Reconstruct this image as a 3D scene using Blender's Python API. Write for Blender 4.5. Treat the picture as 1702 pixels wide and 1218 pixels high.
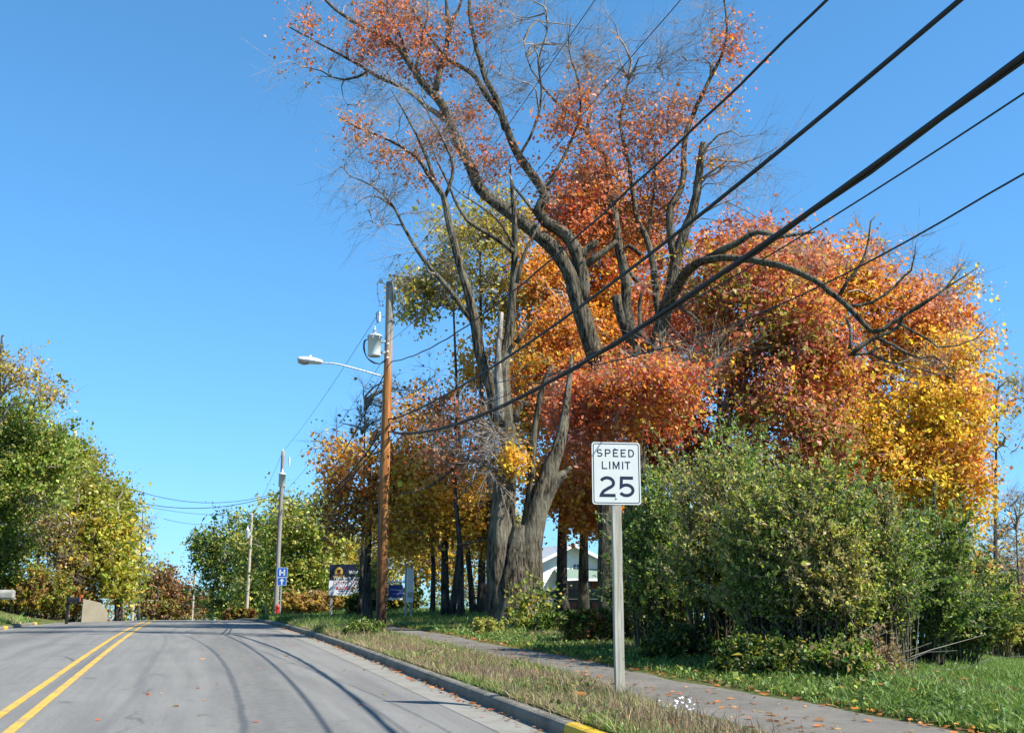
import bpy, bmesh, math
import numpy as np
from mathutils import Vector, Matrix

RNG = np.random.default_rng(11)
for _o in list(bpy.data.objects): bpy.data.objects.remove(_o)
SC = bpy.context.scene
COL = SC.collection

# ------------------------------------------------------------------ camera
F = 1750.0; W0, H0 = 1702.0, 1218.0
PITCH = math.atan(363.0/F)
CP, SP = math.cos(PITCH), math.sin(PITCH)
EYE = 1.39
cam = bpy.data.cameras.new('camera'); camo = bpy.data.objects.new('camera', cam); COL.objects.link(camo)
camo.location = (0, 0, EYE); camo.rotation_euler = (math.pi/2+PITCH, 0, 0)
cam.sensor_fit = 'HORIZONTAL'; cam.sensor_width = 36.0; cam.lens = 36.0*F/W0
cam.clip_start = 0.1; cam.clip_end = 6000
SC.camera = camo

# ------------------------------------------------------------------ sky, sun, exposure
SUNV = Vector((0.85, -0.38, 1.0)).normalized()          # towards the sun
world = bpy.data.worlds.new('World'); SC.world = world; world.use_nodes = True
wn = world.node_tree; wn.nodes.clear()
sky = wn.nodes.new('ShaderNodeTexSky'); sky.sky_type = 'NISHITA'; sky.sun_disc = False
sky.sun_elevation = math.asin(SUNV.z); sky.sun_rotation = math.atan2(SUNV.x, SUNV.y)
sky.altitude = 250; sky.air_density = 1.0; sky.dust_density = 0.0; sky.ozone_density = 5.0
# film response of the sky: each channel rolls off softly towards the bright horizon
def _vm(op, u, v):
    n = wn.nodes.new('ShaderNodeVectorMath'); n.operation = op
    for k, w in ((0, u), (1, v)):
        if isinstance(w, tuple): n.inputs[k].default_value = w
        else: wn.links.new(w, n.inputs[k])
    return n.outputs[0]
_so = sky.outputs[0]
_den = _vm('ADD', _vm('MULTIPLY', _so, (.130, .062, .020)), (.70, .38, .38))
_col = _vm('DIVIDE', _vm('MULTIPLY', _so, (.5556, .5556, .5556)), _den)
bg = wn.nodes.new('ShaderNodeBackground'); bg.inputs['Strength'].default_value = 0.10
wo = wn.nodes.new('ShaderNodeOutputWorld')
wn.links.new(_col, bg.inputs[0]); wn.links.new(bg.outputs[0], wo.inputs[0])
sl = bpy.data.lights.new('sun', 'SUN'); sl.energy = 5.0; sl.angle = math.radians(0.53); sl.color = (1.0, 0.95, 0.86)
slo = bpy.data.objects.new('sun', sl); COL.objects.link(slo); slo.location = (40, -20, 50)
slo.rotation_euler = SUNV.to_track_quat('Z', 'Y').to_euler()
SC.view_settings.view_transform = 'Standard'; SC.view_settings.look = 'None'
SC.view_settings.exposure = 0.94; SC.view_settings.gamma = 1.0; SC.view_settings.use_curve_mapping = False
SC.render.engine = 'CYCLES'
try:
    cy = SC.cycles; cy.max_bounces = 5; cy.diffuse_bounces = 3; cy.glossy_bounces = 2; cy.transmission_bounces = 3
    cy.transparent_max_bounces = 4; cy.caustics_reflective = False; cy.caustics_refractive = False
except Exception: pass

# ------------------------------------------------------------------ pixel <-> place
def ray(px, py):
    u = (px-W0/2)/F; v = (H0/2-py)/F
    Y = CP - SP*v; Z = SP + CP*v
    return np.array((u/Y, 1.0, Z/Y))
def PT(px, py, Y):
    return np.array((0, 0, EYE)) + ray(px, py)*Y
ANG = math.atan(0.302); CA, SA = math.cos(ANG), math.sin(ANG)
def st(x, y): return -SA*x + CA*y, CA*x + SA*y         # s along road, t to the right
def xy(s, t): return -SA*s + CA*t, CA*s + SA*t
T_LINE, T_KERB, T_LEFT = -1.72, 3.66, -6.35
def road_z(s):
    s = np.asarray(s, float)
    u = np.clip(s-21, 0, 125); z = -0.000295*u*u
    return z - 0.074*np.clip(s-146, 0, 60) - 0.03*np.clip(s-206, 0, None)
def smooth(x, a, b):
    k = np.clip((np.asarray(x, float)-a)/(b-a), 0, 1); return k*k*(3-2*k)
def surf_z(s, t):                                       # road surface
    return road_z(s) - 0.014*np.abs(np.asarray(t)-T_LINE)
def H(x, y):
    s, t = st(np.asarray(x, float), np.asarray(y, float))
    base = surf_z(s, np.clip(t, T_LEFT, T_KERB))
    right = 0.14*smooth(t, 3.8, 3.82) + 0.05*smooth(t, 3.9, 5.1) + 0.17*smooth(t, 6.8, 10)
    far = smooth(s, 32, 75)*smooth(t, 6.5, 11)*0.15   # knoll behind the trees
    drop = 0.118*np.clip(x-4.8-0.03*np.clip(y-30, 0, 60), 0, 34)
    left = 0.13*smooth(-t, 6.36, 6.40) + 0.10*smooth(-t, 6.5, 7.4) + 3.2*smooth(-t, 6.9, 18)
    z = base + np.where(t > 0, right+far, left)
    z = z - np.where(t > 0, drop, 0)
    z = z + 0.03*np.sin(x*0.9+1.3*np.sin(y*0.37))*smooth(np.abs(t-5), 2.0, 4)
    return z
def GR(px, py):                                         # a pixel's point on the ground
    r = ray(px, py); Y = np.concatenate([np.linspace(3, 80, 3000), np.linspace(80, 600, 3000)])
    z = EYE + r[2]*Y; h = H(r[0]*Y, Y)
    i = np.argmax(z <= h) if (z <= h).any() else 2999
    return np.array((r[0]*Y[i], Y[i], float(h[i])))
def on(px, Y):                                          # ground point at image column px, distance Y
    r = ray(px, 1000); x = r[0]*Y; return np.array((x, Y, float(H(x, Y))))

# ------------------------------------------------------------------ objects
def tag(o, label=None, cat=None, group=None, kind=None):
    if label: o['label'] = label
    if cat: o['category'] = cat
    if group: o['group'] = group
    if kind: o['kind'] = kind
    return o
def empty(name, loc, label=None, cat=None, group=None, rz=0):
    o = bpy.data.objects.new(name, None); COL.objects.link(o); o.location = loc; o.rotation_euler = (0, 0, rz)
    o.empty_display_size = 0.2
    return tag(o, label, cat, group)
def link(name, me, mat=None, parent=None, keep=True, smooth_=False):
    if mat and not me.materials: me.materials.append(mat)
    o = bpy.data.objects.new(name, me); COL.objects.link(o)
    if parent:
        o.parent = parent
        if keep:  # geometry given in world space
            p = parent
            M = Matrix.Identity(4)
            ch = []
            while p: ch.append(p); p = p.parent
            for q in reversed(ch):
                M = M @ Matrix.LocRotScale(q.location, q.rotation_euler, q.scale)
            # parents above may themselves be world-inverted meshes (identity world matrix)
            o.matrix_basis = M.inverted()
    if smooth_:
        me.polygons.foreach_set('use_smooth', [True]*len(me.polygons))
    return o
def np_mesh(name, V, Fc, col=None, smooth_=False):
    """V (n,3), Fc (m,k) constant-size faces or list of such arrays"""
    me = bpy.data.meshes.new(name)
    Fs = Fc if isinstance(Fc, list) else [Fc]
    Fs = [f for f in Fs if len(f)]
    V = np.asarray(V, np.float32)
    me.vertices.add(len(V)); me.vertices.foreach_set('co', V.ravel())
    nl = sum(f.size for f in Fs); npoly = sum(len(f) for f in Fs)
    me.loops.add(nl); me.polygons.add(npoly)
    me.loops.foreach_set('vertex_index', np.concatenate([f.ravel() for f in Fs]).astype(np.int32))
    tot = np.concatenate([np.full(len(f), f.shape[1]) for f in Fs]).astype(np.int32)
    start = np.concatenate([[0], np.cumsum(tot)[:-1]]).astype(np.int32)
    me.polygons.foreach_set('loop_start', start)
    try: me.polygons.foreach_set('loop_total', tot)
    except Exception: pass
    if smooth_: me.polygons.foreach_set('use_smooth', np.ones(npoly, bool))
    if col is not None:
        a = me.attributes.new('Col', 'FLOAT_COLOR', 'POINT')
        c = np.ones((len(V), 4), np.float32); c[:, :3] = col
        a.data.foreach_set('color', c.ravel())
    me.update(calc_edges=True); me.validate()
    return me
class MB:
    def __init__(s): s.V = []; s.F = []
    def add(s, vs, fs):
        n = len(s.V); s.V += [tuple(map(float, v)) for v in vs]; s.F += [tuple(i+n for i in f) for f in fs]; return s
    def box(s, c, d, R=None):
        c = Vector(c); d = Vector(d)/2; vs = []
        for x in (-1, 1):
            for y in (-1, 1):
                for z in (-1, 1):
                    v = Vector((x*d.x, y*d.y, z*d.z)); vs.append(c + (R @ v if R else v))
        return s.add(vs, [(0,1,3,2),(4,6,7,5),(0,4,5,1),(2,3,7,6),(0,2,6,4),(1,5,7,3)])
    def lathe(s, prof, c=(0,0,0), n=20, axis='z'):
        vs = []; c = Vector(c)
        for r, h in prof:
            for k in range(n):
                a = 2*math.pi*k/n
                v = {'z': (r*math.cos(a), r*math.sin(a), h), 'x': (h, r*math.cos(a), r*math.sin(a)), 'y': (r*math.cos(a), h, r*math.sin(a))}[axis]
                vs.append(c+Vector(v))
        fs = []
        for i in range(len(prof)-1):
            for k in range(n):
                fs.append((i*n+k, i*n+(k+1)%n, (i+1)*n+(k+1)%n, (i+1)*n+k))
        fs.append(tuple(range(n))[::-1]); fs.append(tuple((len(prof)-1)*n+k for k in range(n)))
        return s.add(vs, fs)
    def tube(s, pts, r, n=8):
        V, Fq = tube_np(np.array(pts, float), np.full(len(pts), r) if np.isscalar(r) else np.array(r), n)
        return s.add(V, [tuple(f) for f in Fq])
    def poly(s, pts): return s.add(pts, [tuple(range(len(pts)))])
    def prism(s, prof, y0, y1):                 # profile in xz, along y
        n = len(prof); vs = [(x, y0, z) for x, z in prof]+[(x, y1, z) for x, z in prof]
        fs = [tuple(range(n)), tuple(range(2*n-1, n-1, -1))]+[(i, n+i, n+(i+1)%n, (i+1)%n) for i in range(n)]
        return s.add(vs, fs)
    def build(s, name, mat, parent=None, bevel=0, smooth_=False, keep=False):
        me = bpy.data.meshes.new(name); me.from_pydata(s.V, [], s.F); me.validate()
        bm = bmesh.new(); bm.from_mesh(me); bmesh.ops.recalc_face_normals(bm, faces=bm.faces); bm.to_mesh(me); bm.free()
        if bevel:
            bm = bmesh.new(); bm.from_mesh(me)
            bmesh.ops.bevel(bm, geom=bm.edges[:], offset=bevel, segments=2, affect='EDGES', profile=.6, clamp_overlap=True); bm.to_mesh(me); bm.free()
        o = link(name, me, mat, parent, keep)
        if smooth_:
            for p in me.polygons: p.use_smooth = len(p.vertices) < 8
        return o

# ------------------------------------------------------------------ tubes and curves
def catmull(P, n):
    P = np.asarray(P, float)
    if len(P) == 2: k = np.linspace(0, 1, n)[:, None]; return P[0]*(1-k)+P[1]*k
    Q = np.vstack([2*P[0]-P[1], P, 2*P[-1]-P[-2]]); m = len(P)-1
    out = []
    for u in np.linspace(0, m-1e-9, n):
        i = int(u); f = u-i; a, b, c, d = Q[i:i+4]
        out.append(0.5*((2*b)+(-a+c)*f+(2*a-5*b+4*c-d)*f*f+(-a+3*b-3*c+d)*f**3))
    return np.array(out)
def tube_np(P, R, n=8, rough=0.0, rng=RNG, cap=True):
    P = np.asarray(P, float); m = len(P)
    T = np.gradient(P, axis=0); T /= np.linalg.norm(T, axis=1)[:, None]+1e-9
    U = np.zeros_like(P); a = np.array((1., 0, 0)) if abs(T[0, 0]) < .8 else np.array((0, 1., 0))
    for i in range(m):
        u = a - T[i]*np.dot(a, T[i]); u /= np.linalg.norm(u)+1e-9; U[i] = u; a = u
    B = np.cross(T, U); ang = np.linspace(0, 2*np.pi, n, endpoint=False)
    RR = np.repeat(np.asarray(R, float)[:, None], n, 1)
    if rough:
        ridg = rng.normal(0, 1, n)
        RR *= 1 + rough*(0.6*ridg[None, :] + 0.5*rng.normal(0, 1, RR.shape))
    V = P[:, None, :] + RR[:, :, None]*(np.cos(ang)[None, :, None]*U[:, None, :] + np.sin(ang)[None, :, None]*B[:, None, :])
    i, k = np.meshgrid(np.arange(m-1), np.arange(n), indexing='ij'); k2 = (k+1) % n
    Fq = np.stack([i*n+k, i*n+k2, (i+1)*n+k2, (i+1)*n+k], -1).reshape(-1, 4)
    V = V.reshape(-1, 3)
    if cap:
        V = np.vstack([V, P[0], P[-1]]); c0, c1 = m*n, m*n+1
        kk = np.arange(n); z = (kk+1) % n
        Fq = np.vstack([Fq, np.stack([np.full(n, c0), z, kk, kk], -1)[:, [0, 1, 2, 2]], np.stack([np.full(n, c1), (m-1)*n+kk, (m-1)*n+z, (m-1)*n+z], -1)])
    return V, Fq
def fixtri(Fq):
    d = Fq[:, 2] == Fq[:, 3]
    return [Fq[~d], Fq[d][:, :3]]
def many_tubes(P, R0, R1, n=3):
    """P (N,K,3) polylines, radius R0->R1 (N,)"""
    N, K, _ = P.shape
    T = np.gradient(P, axis=1); T /= np.linalg.norm(T, axis=2)[:, :, None]+1e-9
    ref = np.where(np.abs(T[:, :1, 2:3]) < .9, np.array((0, 0, 1.)), np.array((1., 0, 0)))
    ref = np.repeat(ref, K, 1)
    U = np.cross(T, ref); U /= np.linalg.norm(U, axis=2)[:, :, None]+1e-9
    B = np.cross(T, U); ang = np.linspace(0, 2*np.pi, n, endpoint=False)
    k = np.linspace(0, 1, K)[None, :]
    RR = R0[:, None]*(1-k)+R1[:, None]*k
    V = P[:, :, None, :] + RR[:, :, None, None]*(np.cos(ang)[None, None, :, None]*U[:, :, None, :]+np.sin(ang)[None, None, :, None]*B[:, :, None, :])
    a, b, c = np.meshgrid(np.arange(N), np.arange(K-1), np.arange(n), indexing='ij'); c2 = (c+1) % n
    base = a*K*n
    Fq = np.stack([base+b*n+c, base+b*n+c2, base+(b+1)*n+c2, base+(b+1)*n+c], -1).reshape(-1, 4)
    return V.reshape(-1, 3), Fq
class Geo:
    def __init__(s): s.V = []; s.F4 = []; s.F3 = []; s.C = []; s.n = 0
    def add(s, V, F, C=None):
        Fs = F if isinstance(F, list) else [F]
        for f in Fs:
            if len(f) == 0: continue
            (s.F4 if f.shape[1] == 4 else s.F3).append(f+s.n)
        s.V.append(V); s.n += len(V)
        if C is not None: s.C.append(C)
    def mesh(s, name, smooth_=False):
        V = np.vstack(s.V); Fs = []
        if s.F4: Fs.append(np.vstack(s.F4))
        if s.F3: Fs.append(np.vstack(s.F3))
        return np_mesh(name, V, Fs, np.vstack(s.C) if s.C else None, smooth_)

# ------------------------------------------------------------------ materials
def nt(name):
    m = bpy.data.materials.new(name); m.use_nodes = True; t = m.node_tree; t.nodes.clear()
    return m, t, t.nodes.new('ShaderNodeOutputMaterial')
def N(t, ty, **kw):
    n = t.nodes.new(ty)
    for k, v in kw.items():
        if k in n.inputs: n.inputs[k].default_value = v
        else: setattr(n, k, v)
    return n
def rgb(c): return (c[0], c[1], c[2], 1)
def coords(t, scale=(1,1,1), space='Object'):
    tc = N(t, 'ShaderNodeTexCoord'); mp = N(t, 'ShaderNodeMapping'); mp.inputs['Scale'].default_value = scale
    t.links.new(tc.outputs[space], mp.inputs[0]); return mp.outputs[0]
def noise(t, vec, scale, detail=4, rough=.55, dist=0):
    n = N(t, 'ShaderNodeTexNoise'); n.inputs['Scale'].default_value = scale; n.inputs['Detail'].default_value = detail
    n.inputs['Roughness'].default_value = rough; n.inputs['Distortion'].default_value = dist
    if vec is not None: t.links.new(vec, n.inputs['Vector'])
    return n.outputs['Fac']
def ramp(t, fac, stops):
    r = N(t, 'ShaderNodeValToRGB'); e = r.color_ramp.elements
    while len(e) < len(stops): e.new(0.5)
    for i, (p, c) in enumerate(stops): e[i].position = p; e[i].color = rgb(c) if not np.isscalar(c) else (c, c, c, 1)
    t.links.new(fac, r.inputs[0]); return r.outputs[0]
def mix(t, fac, a, b, mode='MIX'):
    m = N(t, 'ShaderNodeMix'); m.data_type = 'RGBA'; m.blend_type = mode
    for i, v in ((0, fac), (6, a), (7, b)):
        if isinstance(v, (int, float)): m.inputs[i].default_value = v
        elif isinstance(v, tuple): m.inputs[i].default_value = rgb(v)
        else: t.links.new(v, m.inputs[i])
    return m.outputs[2]
def math_(t, op, a, b=0.0, c=0.0):
    m = N(t, 'ShaderNodeMath'); m.operation = op
    for i, v in enumerate((a, b, c)):
        if isinstance(v, (int, float)): m.inputs[i].default_value = v
        else: t.links.new(v, m.inputs[i])
    return m.outputs[0]
def principled(t, out, color, rough=.6, metal=0, bump=None, bstr=.3, bdist=.02, spec=.5):
    p = N(t, 'ShaderNodeBsdfPrincipled'); p.inputs['Roughness'].default_value = rough if not hasattr(rough, 'links') else .5
    if hasattr(rough, 'links'): t.links.new(rough, p.inputs['Roughness'])
    p.inputs['Metallic'].default_value = metal; p.inputs['Specular IOR Level'].default_value = spec
    if isinstance(color, tuple): p.inputs['Base Color'].default_value = rgb(color)
    else: t.links.new(color, p.inputs['Base Color'])
    if bump is not None:
        b = N(t, 'ShaderNodeBump'); b.inputs['Strength'].default_value = bstr; b.inputs['Distance'].default_value = bdist
        t.links.new(bump, b.inputs['Height']); t.links.new(b.outputs[0], p.inputs['Normal'])
    t.links.new(p.outputs[0], out.inputs[0]); return p
def plain(name, c, rough=.6, metal=0, var=.25, scale=3, bump=.1):
    m, t, o = nt(name); v = coords(t); n = noise(t, v, scale, 5)
    dk = tuple(x*(1-var) for x in c); lt = tuple(min(x*(1+var), 1) for x in c)
    principled(t, o, ramp(t, n, [(.3, dk), (.7, lt)]), rough, metal, noise(t, v, scale*12, 3), bump, .005)
    return m

def leaf_mat(name, trans=.52):
    m, t, o = nt(name)
    a = N(t, 'ShaderNodeAttribute'); a.attribute_name = 'Col'
    d = N(t, 'ShaderNodeBsdfDiffuse'); tr = N(t, 'ShaderNodeBsdfTranslucent'); g = N(t, 'ShaderNodeBsdfGlossy'); g.inputs['Roughness'].default_value = .45
    g.inputs['Color'].default_value = (.8, .8, .8, 1)
    t.links.new(a.outputs['Color'], d.inputs[0])
    tc = mix(t, .35, a.outputs['Color'], (1.0, .85, .25), 'MULTIPLY'); t.links.new(tc, tr.inputs[0])
    m1 = N(t, 'ShaderNodeMixShader'); m1.inputs[0].default_value = trans; t.links.new(d.outputs[0], m1.inputs[1]); t.links.new(tr.outputs[0], m1.inputs[2])
    m2 = N(t, 'ShaderNodeMixShader'); m2.inputs[0].default_value = .025; t.links.new(m1.outputs[0], m2.inputs[1]); t.links.new(g.outputs[0], m2.inputs[2])
    t.links.new(m2.outputs[0], o.inputs[0]); return m
M = {}
M['leaf'] = leaf_mat('leaf')
M['blade'] = leaf_mat('grass_blade', .3)

def bark(name, dark, light, lich, sc=9):
    m, t, o = nt(name); v = coords(t, (1, 1, .16)); v2 = coords(t)
    n = noise(t, v, sc, 7, .65, .4); big = noise(t, v2, .9, 3)
    c = ramp(t, n, [(.41, dark), (.50, tuple(x*.5 for x in light)), (.62, light)])
    c = mix(t, ramp(t, big, [(.48, 0), (.62, .65)]), c, mix(t, n, tuple(x*.5 for x in lich), lich))
    principled(t, o, c, .92, 0, n, 1.0, .13, .2); return m
M['bark'] = bark('bark_maple', (.012, .010, .007), (.20, .165, .11), (.30, .27, .19), 15)
M['bark_dark'] = bark('bark_dark', (.016, .013, .011), (.11, .095, .075), (.15, .14, .11), 12)
M['bark_pale'] = bark('bark_bare_wood', (.10, .085, .065), (.45, .41, .34), (.5, .47, .4), 8)
M['twig'] = plain('twig_bark', (.27, .235, .20), .9)

# asphalt road: own colour by lateral position (wheel tracks polished, gutter side paler)
def road_mat():
    m, t, o = nt('asphalt_road'); tc = N(t, 'ShaderNodeTexCoord')
    mp = N(t, 'ShaderNodeMapping'); mp.inputs['Rotation'].default_value = (0, 0, -ANG); mp.vector_type = 'POINT'
    t.links.new(tc.outputs['Object'], mp.inputs[0])     # x -> t, y -> s
    v = mp.outputs[0]
    st_ = N(t, 'ShaderNodeMapping'); st_.inputs['Scale'].default_value = (1.0, .06, 1); t.links.new(v, st_.inputs[0])
    fine = noise(t, v, 75, 6, .85); mid = noise(t, v, 9, 6, .75); big = noise(t, v, .45, 4, .6); streak = noise(t, st_.outputs[0], 2.6, 4, .6)
    c = ramp(t, fine, [(.30, (.072, .070, .063)), (.50, (.185, .181, .165)), (.70, (.39, .38, .35))])
    c = mix(t, ramp(t, mid, [(.35, .0), (.7, .35)]), c, (.13, .127, .122))
    c = mix(t, ramp(t, big, [(.4, 0), (.7, .45)]), c, (.235, .228, .21))
    c = mix(t, ramp(t, streak, [(.42, .0), (.68, .5)]), c, (.105, .103, .10))
    vo = N(t, 'ShaderNodeTexVoronoi'); vo.feature = 'DISTANCE_TO_EDGE'; vo.inputs['Scale'].default_value = .23
    ds = N(t, 'ShaderNodeTexNoise'); ds.inputs['Scale'].default_value = 1.6; ds.inputs['Detail'].default_value = 5; t.links.new(v, ds.inputs['Vector'])
    wv = mix(t, .3, v, ds.outputs['Color']); t.links.new(wv, vo.inputs['Vector'])
    crack = ramp(t, vo.outputs['Distance'], [(0.0, 1.0), (.006, 0.0)])
    sx = N(t, 'ShaderNodeSeparateXYZ'); t.links.new(v, sx.inputs[0])
    lane = math_(t, 'ABSOLUTE', math_(t, 'SUBTRACT', math_(t, 'ABSOLUTE', math_(t, 'ADD', sx.outputs[0], 1.72)), 2.75))
    c = mix(t, math_(t, 'MULTIPLY', ramp(t, lane, [(.15, .55), (.75, 0)]), ramp(t, mid, [(.35, .2), (.6, 1)])), c, (.10, .098, .09))
    spot = ramp(t, noise(t, v, 1.7, 3, .5), [(.66, 0), (.72, .6)]); c = mix(t, spot, c, (.085, .083, .078))
    crk = math_(t, 'MULTIPLY', crack, ramp(t, noise(t, v, .3, 2), [(.5, 0), (.62, .8)]))
    c = mix(t, crk, c, (.05, .05, .05))
    principled(t, o, c, .86, 0, math_(t, 'ADD', fine, crk, 0), .6, .010, .2); return m
M['road'] = road_mat()
def path_mat():
    m, t, o = nt('old_path_asphalt'); v = coords(t)
    fine = noise(t, v, 90, 3, .8); mid = noise(t, v, 5, 5, .7); big = noise(t, v, .8, 4)
    c = ramp(t, fine, [(.3, (.085, .078, .066)), (.55, (.165, .152, .13)), (.75, (.29, .27, .24))])
    c = mix(t, ramp(t, mid, [(.4, 0), (.72, .6)]), c, (.085, .075, .055)); c = mix(t, ramp(t, big, [(.45, 0), (.7, .5)]), c, (.24, .22, .19))
    principled(t, o, c, .9, 0, math_(t, 'ADD', fine, mid), .5, .012, .2); return m
M['path'] = path_mat()
def concrete(name, c, stain=(.12, .11, .09), yellow=None):
    m, t, o = nt(name); v = coords(t)
    n1 = noise(t, v, 30, 5, .7); n2 = noise(t, v, 2.2, 5, .65)
    col = ramp(t, n1, [(.3, tuple(x*.72 for x in c)), (.7, c)])
    col = mix(t, ramp(t, n2, [(.42, 0), (.72, .75)]), col, stain)
    principled(t, o, col, .9, 0, n1, .4, .008, .2); return m
M['kerb'] = concrete('kerb_concrete', (.25, .23, .19), (.07, .065, .045)); M['gutter'] = concrete('gutter_concrete', (.27, .26, .225), (.16, .15, .13))
M['wall_c'] = concrete('retaining_concrete', (.36, .32, .23), (.25, .21, .14))
def worn_paint(name, c, under, lo=.30, hi=.40):
    m, t, o = nt(name); v = coords(t); n = noise(t, v, 38, 6, .75); n2 = noise(t, v, 3, 3)
    k = ramp(t, mix(t, .35, n, n2), [(lo, 0), (hi, 1)])
    principled(t, o, mix(t, k, under, mix(t, n2, tuple(x*.8 for x in c), c)), .75, 0, n, .25, .004, .3); return m
M['yellow_line'] = worn_paint('yellow_line_paint', (.62, .38, .05), (.19, .18, .16), .40, .50)
M['yellow_kerb'] = worn_paint('yellow_kerb_paint', (.70, .44, .03), (.3, .28, .25), .36, .46)

def ground_mat():
    m, t, o = nt('turf_ground'); v = coords(t)
    n1 = noise(t, v, .5, 5, .6); n2 = noise(t, v, 7, 6, .7); n3 = noise(t, v, 55, 4, .75)
    c = ramp(t, n2, [(.3, (.035, .05, .014)), (.5, (.07, .105, .025)), (.72, (.12, .13, .045))])
    c = mix(t, ramp(t, n1, [(.4, 0), (.65, .65)]), c, (.15, .125, .06))
    c = mix(t, ramp(t, n3, [(.55, 0), (.7, .5)]), c, (.22, .17, .09))
    principled(t, o, c, .95, 0, n3, .8, .03, .1); return m
M['ground'] = ground_mat()
def wood_pole_mat():
    m, t, o = nt('creosote_and_shade_pole_wood'); v = coords(t, (1, 1, .05)); tc = N(t, 'ShaderNodeTexCoord')
    sep = N(t, 'ShaderNodeSeparateXYZ'); t.links.new(tc.outputs['Object'], sep.inputs[0])
    g = noise(t, v, 16, 6, .7, .6); g2 = noise(t, v, 4, 4, .6)
    body = ramp(t, g, [(.28, (.10, .035, .012)), (.48, (.36, .135, .035)), (.68, (.56, .27, .09))])
    grey = ramp(t, g, [(.3, (.06, .055, .05)), (.5, (.27, .24, .20)), (.7, (.45, .41, .35))])
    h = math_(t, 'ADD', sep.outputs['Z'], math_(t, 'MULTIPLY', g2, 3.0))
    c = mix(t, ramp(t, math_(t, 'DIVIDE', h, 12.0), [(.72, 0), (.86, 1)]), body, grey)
    base = ramp(t, math_(t, 'DIVIDE', h, 12.0), [(.20, 1), (.44, 0)])  # lower pole darkened: creosote stain, with tree shade painted into the colour
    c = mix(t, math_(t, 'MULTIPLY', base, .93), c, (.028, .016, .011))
    principled(t, o, c, .8, 0, g, .8, .02, .25); return m
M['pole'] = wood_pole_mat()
def wood_grey_mat(name, lo, md, hi):
    m, t, o = nt(name); v = coords(t, (1, 1, .045)); g = noise(t, v, 40, 6, .65, .5); kn = N(t, 'ShaderNodeTexVoronoi'); kn.inputs['Scale'].default_value = 1.0
    v2 = coords(t, (6, 6, 2.6)); t.links.new(v2, kn.inputs['Vector'])
    c = ramp(t, g, [(.3, lo), (.5, md), (.7, hi)])
    c = mix(t, ramp(t, kn.outputs['Distance'], [(.04, .8), (.09, 0)]), c, (.09, .065, .04))
    principled(t, o, c, .85, 0, g, .5, .006, .2); return m
M['post'] = wood_grey_mat('weathered_post_wood', (.24, .225, .17), (.38, .36, .29), (.52, .50, .41))
M['oldpole'] = wood_grey_mat('grey_pole_wood', (.13, .12, .105), (.25, .235, .21), (.38, .36, .32))
M['tanpole'] = wood_grey_mat('tan_pole_wood', (.24, .19, .13), (.42, .35, .26), (.55, .48, .37))
M['sign_white'] = plain('reflective_sheeting', (.60, .62, .57), .35, 0, .04, 4, .02)
M['sign_ink'] = plain('sign_ink', (.012, .013, .035), .4, 0, .1, 4, .02)
M['sign_blue'] = plain('sign_blue', (.012, .09, .42), .4, 0, .1, 4, .02)
M['galv'] = plain('galvanised_steel', (.52, .53, .53), .42, .6, .15, 6, .05)
M['bolt'] = plain('bolt_zinc', (.22, .42, .62), .35, .4)
M['lamp_paint'] = plain('lamp_housing', (.72, .71, .68), .4, 0, .06)
M['tank'] = plain('transformer_paint', (.60, .66, .62), .35, 0, .06)
M['porcelain'] = plain('porcelain', (.62, .60, .56), .2, 0, .05)
M['black'] = plain('black_rubber', (.012, .012, .014), .55, 0, .2)
M['cable'] = plain('cable_jacket', (.014, .015, .019), .6, 0, .2)
M['bare_wire'] = plain('bare_wire', (.10, .10, .105), .5, .3, .2)
M['glass'] = plain('dark_glass', (.02, .025, .03), .08, 0, .1)
M['glass_lamp'] = plain('lamp_lens', (.34, .33, .30), .12, 0, .1)
M['siding'] = plain('white_siding', (.86, .86, .83), .6, 0, .04)
M['trim'] = plain('white_trim', (.82, .82, .82), .5, 0, .03)
M['soffit'] = plain('grey_trim', (.42, .43, .44), .6, 0, .08)
M['shingle'] = plain('green_shingle', (.17, .24, .19), .9, 0, .3, 12, .5)
M['brickred'] = plain('red_brick', (.16, .06, .04), .9, 0, .3, 8, .3)
M['car'] = plain('dark_car_paint', (.012, .018, .022), .18, .2, .15)
M['chrome'] = plain('chrome', (.75, .76, .77), .15, .9, .05)
M['red'] = plain('red_paint', (.55, .03, .02), .45)
M['red_print'] = plain('red_print', (.55, .04, .06), .5, 0, .1)
M['yellow_print'] = plain('yellow_print', (.72, .42, .06), .5, 0, .15)
M['orange'] = plain('orange_plastic', (.85, .20, .05), .5)
M['mail_tan'] = plain('mailbox_grey_paint', (.40, .37, .31), .6)
M['banner'] = plain('banner_blue', (.02, .055, .26), .6, 0, .15)
M['white_board'] = plain('white_board', (.78, .79, .78), .6, 0, .1)
M['flower'] = plain('aster_petals', (.85, .85, .88), .6, 0, .05)
M['deadwood'] = plain('dead_twig_wood', (.33, .30, .25), .9, 0, .3)
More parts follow.
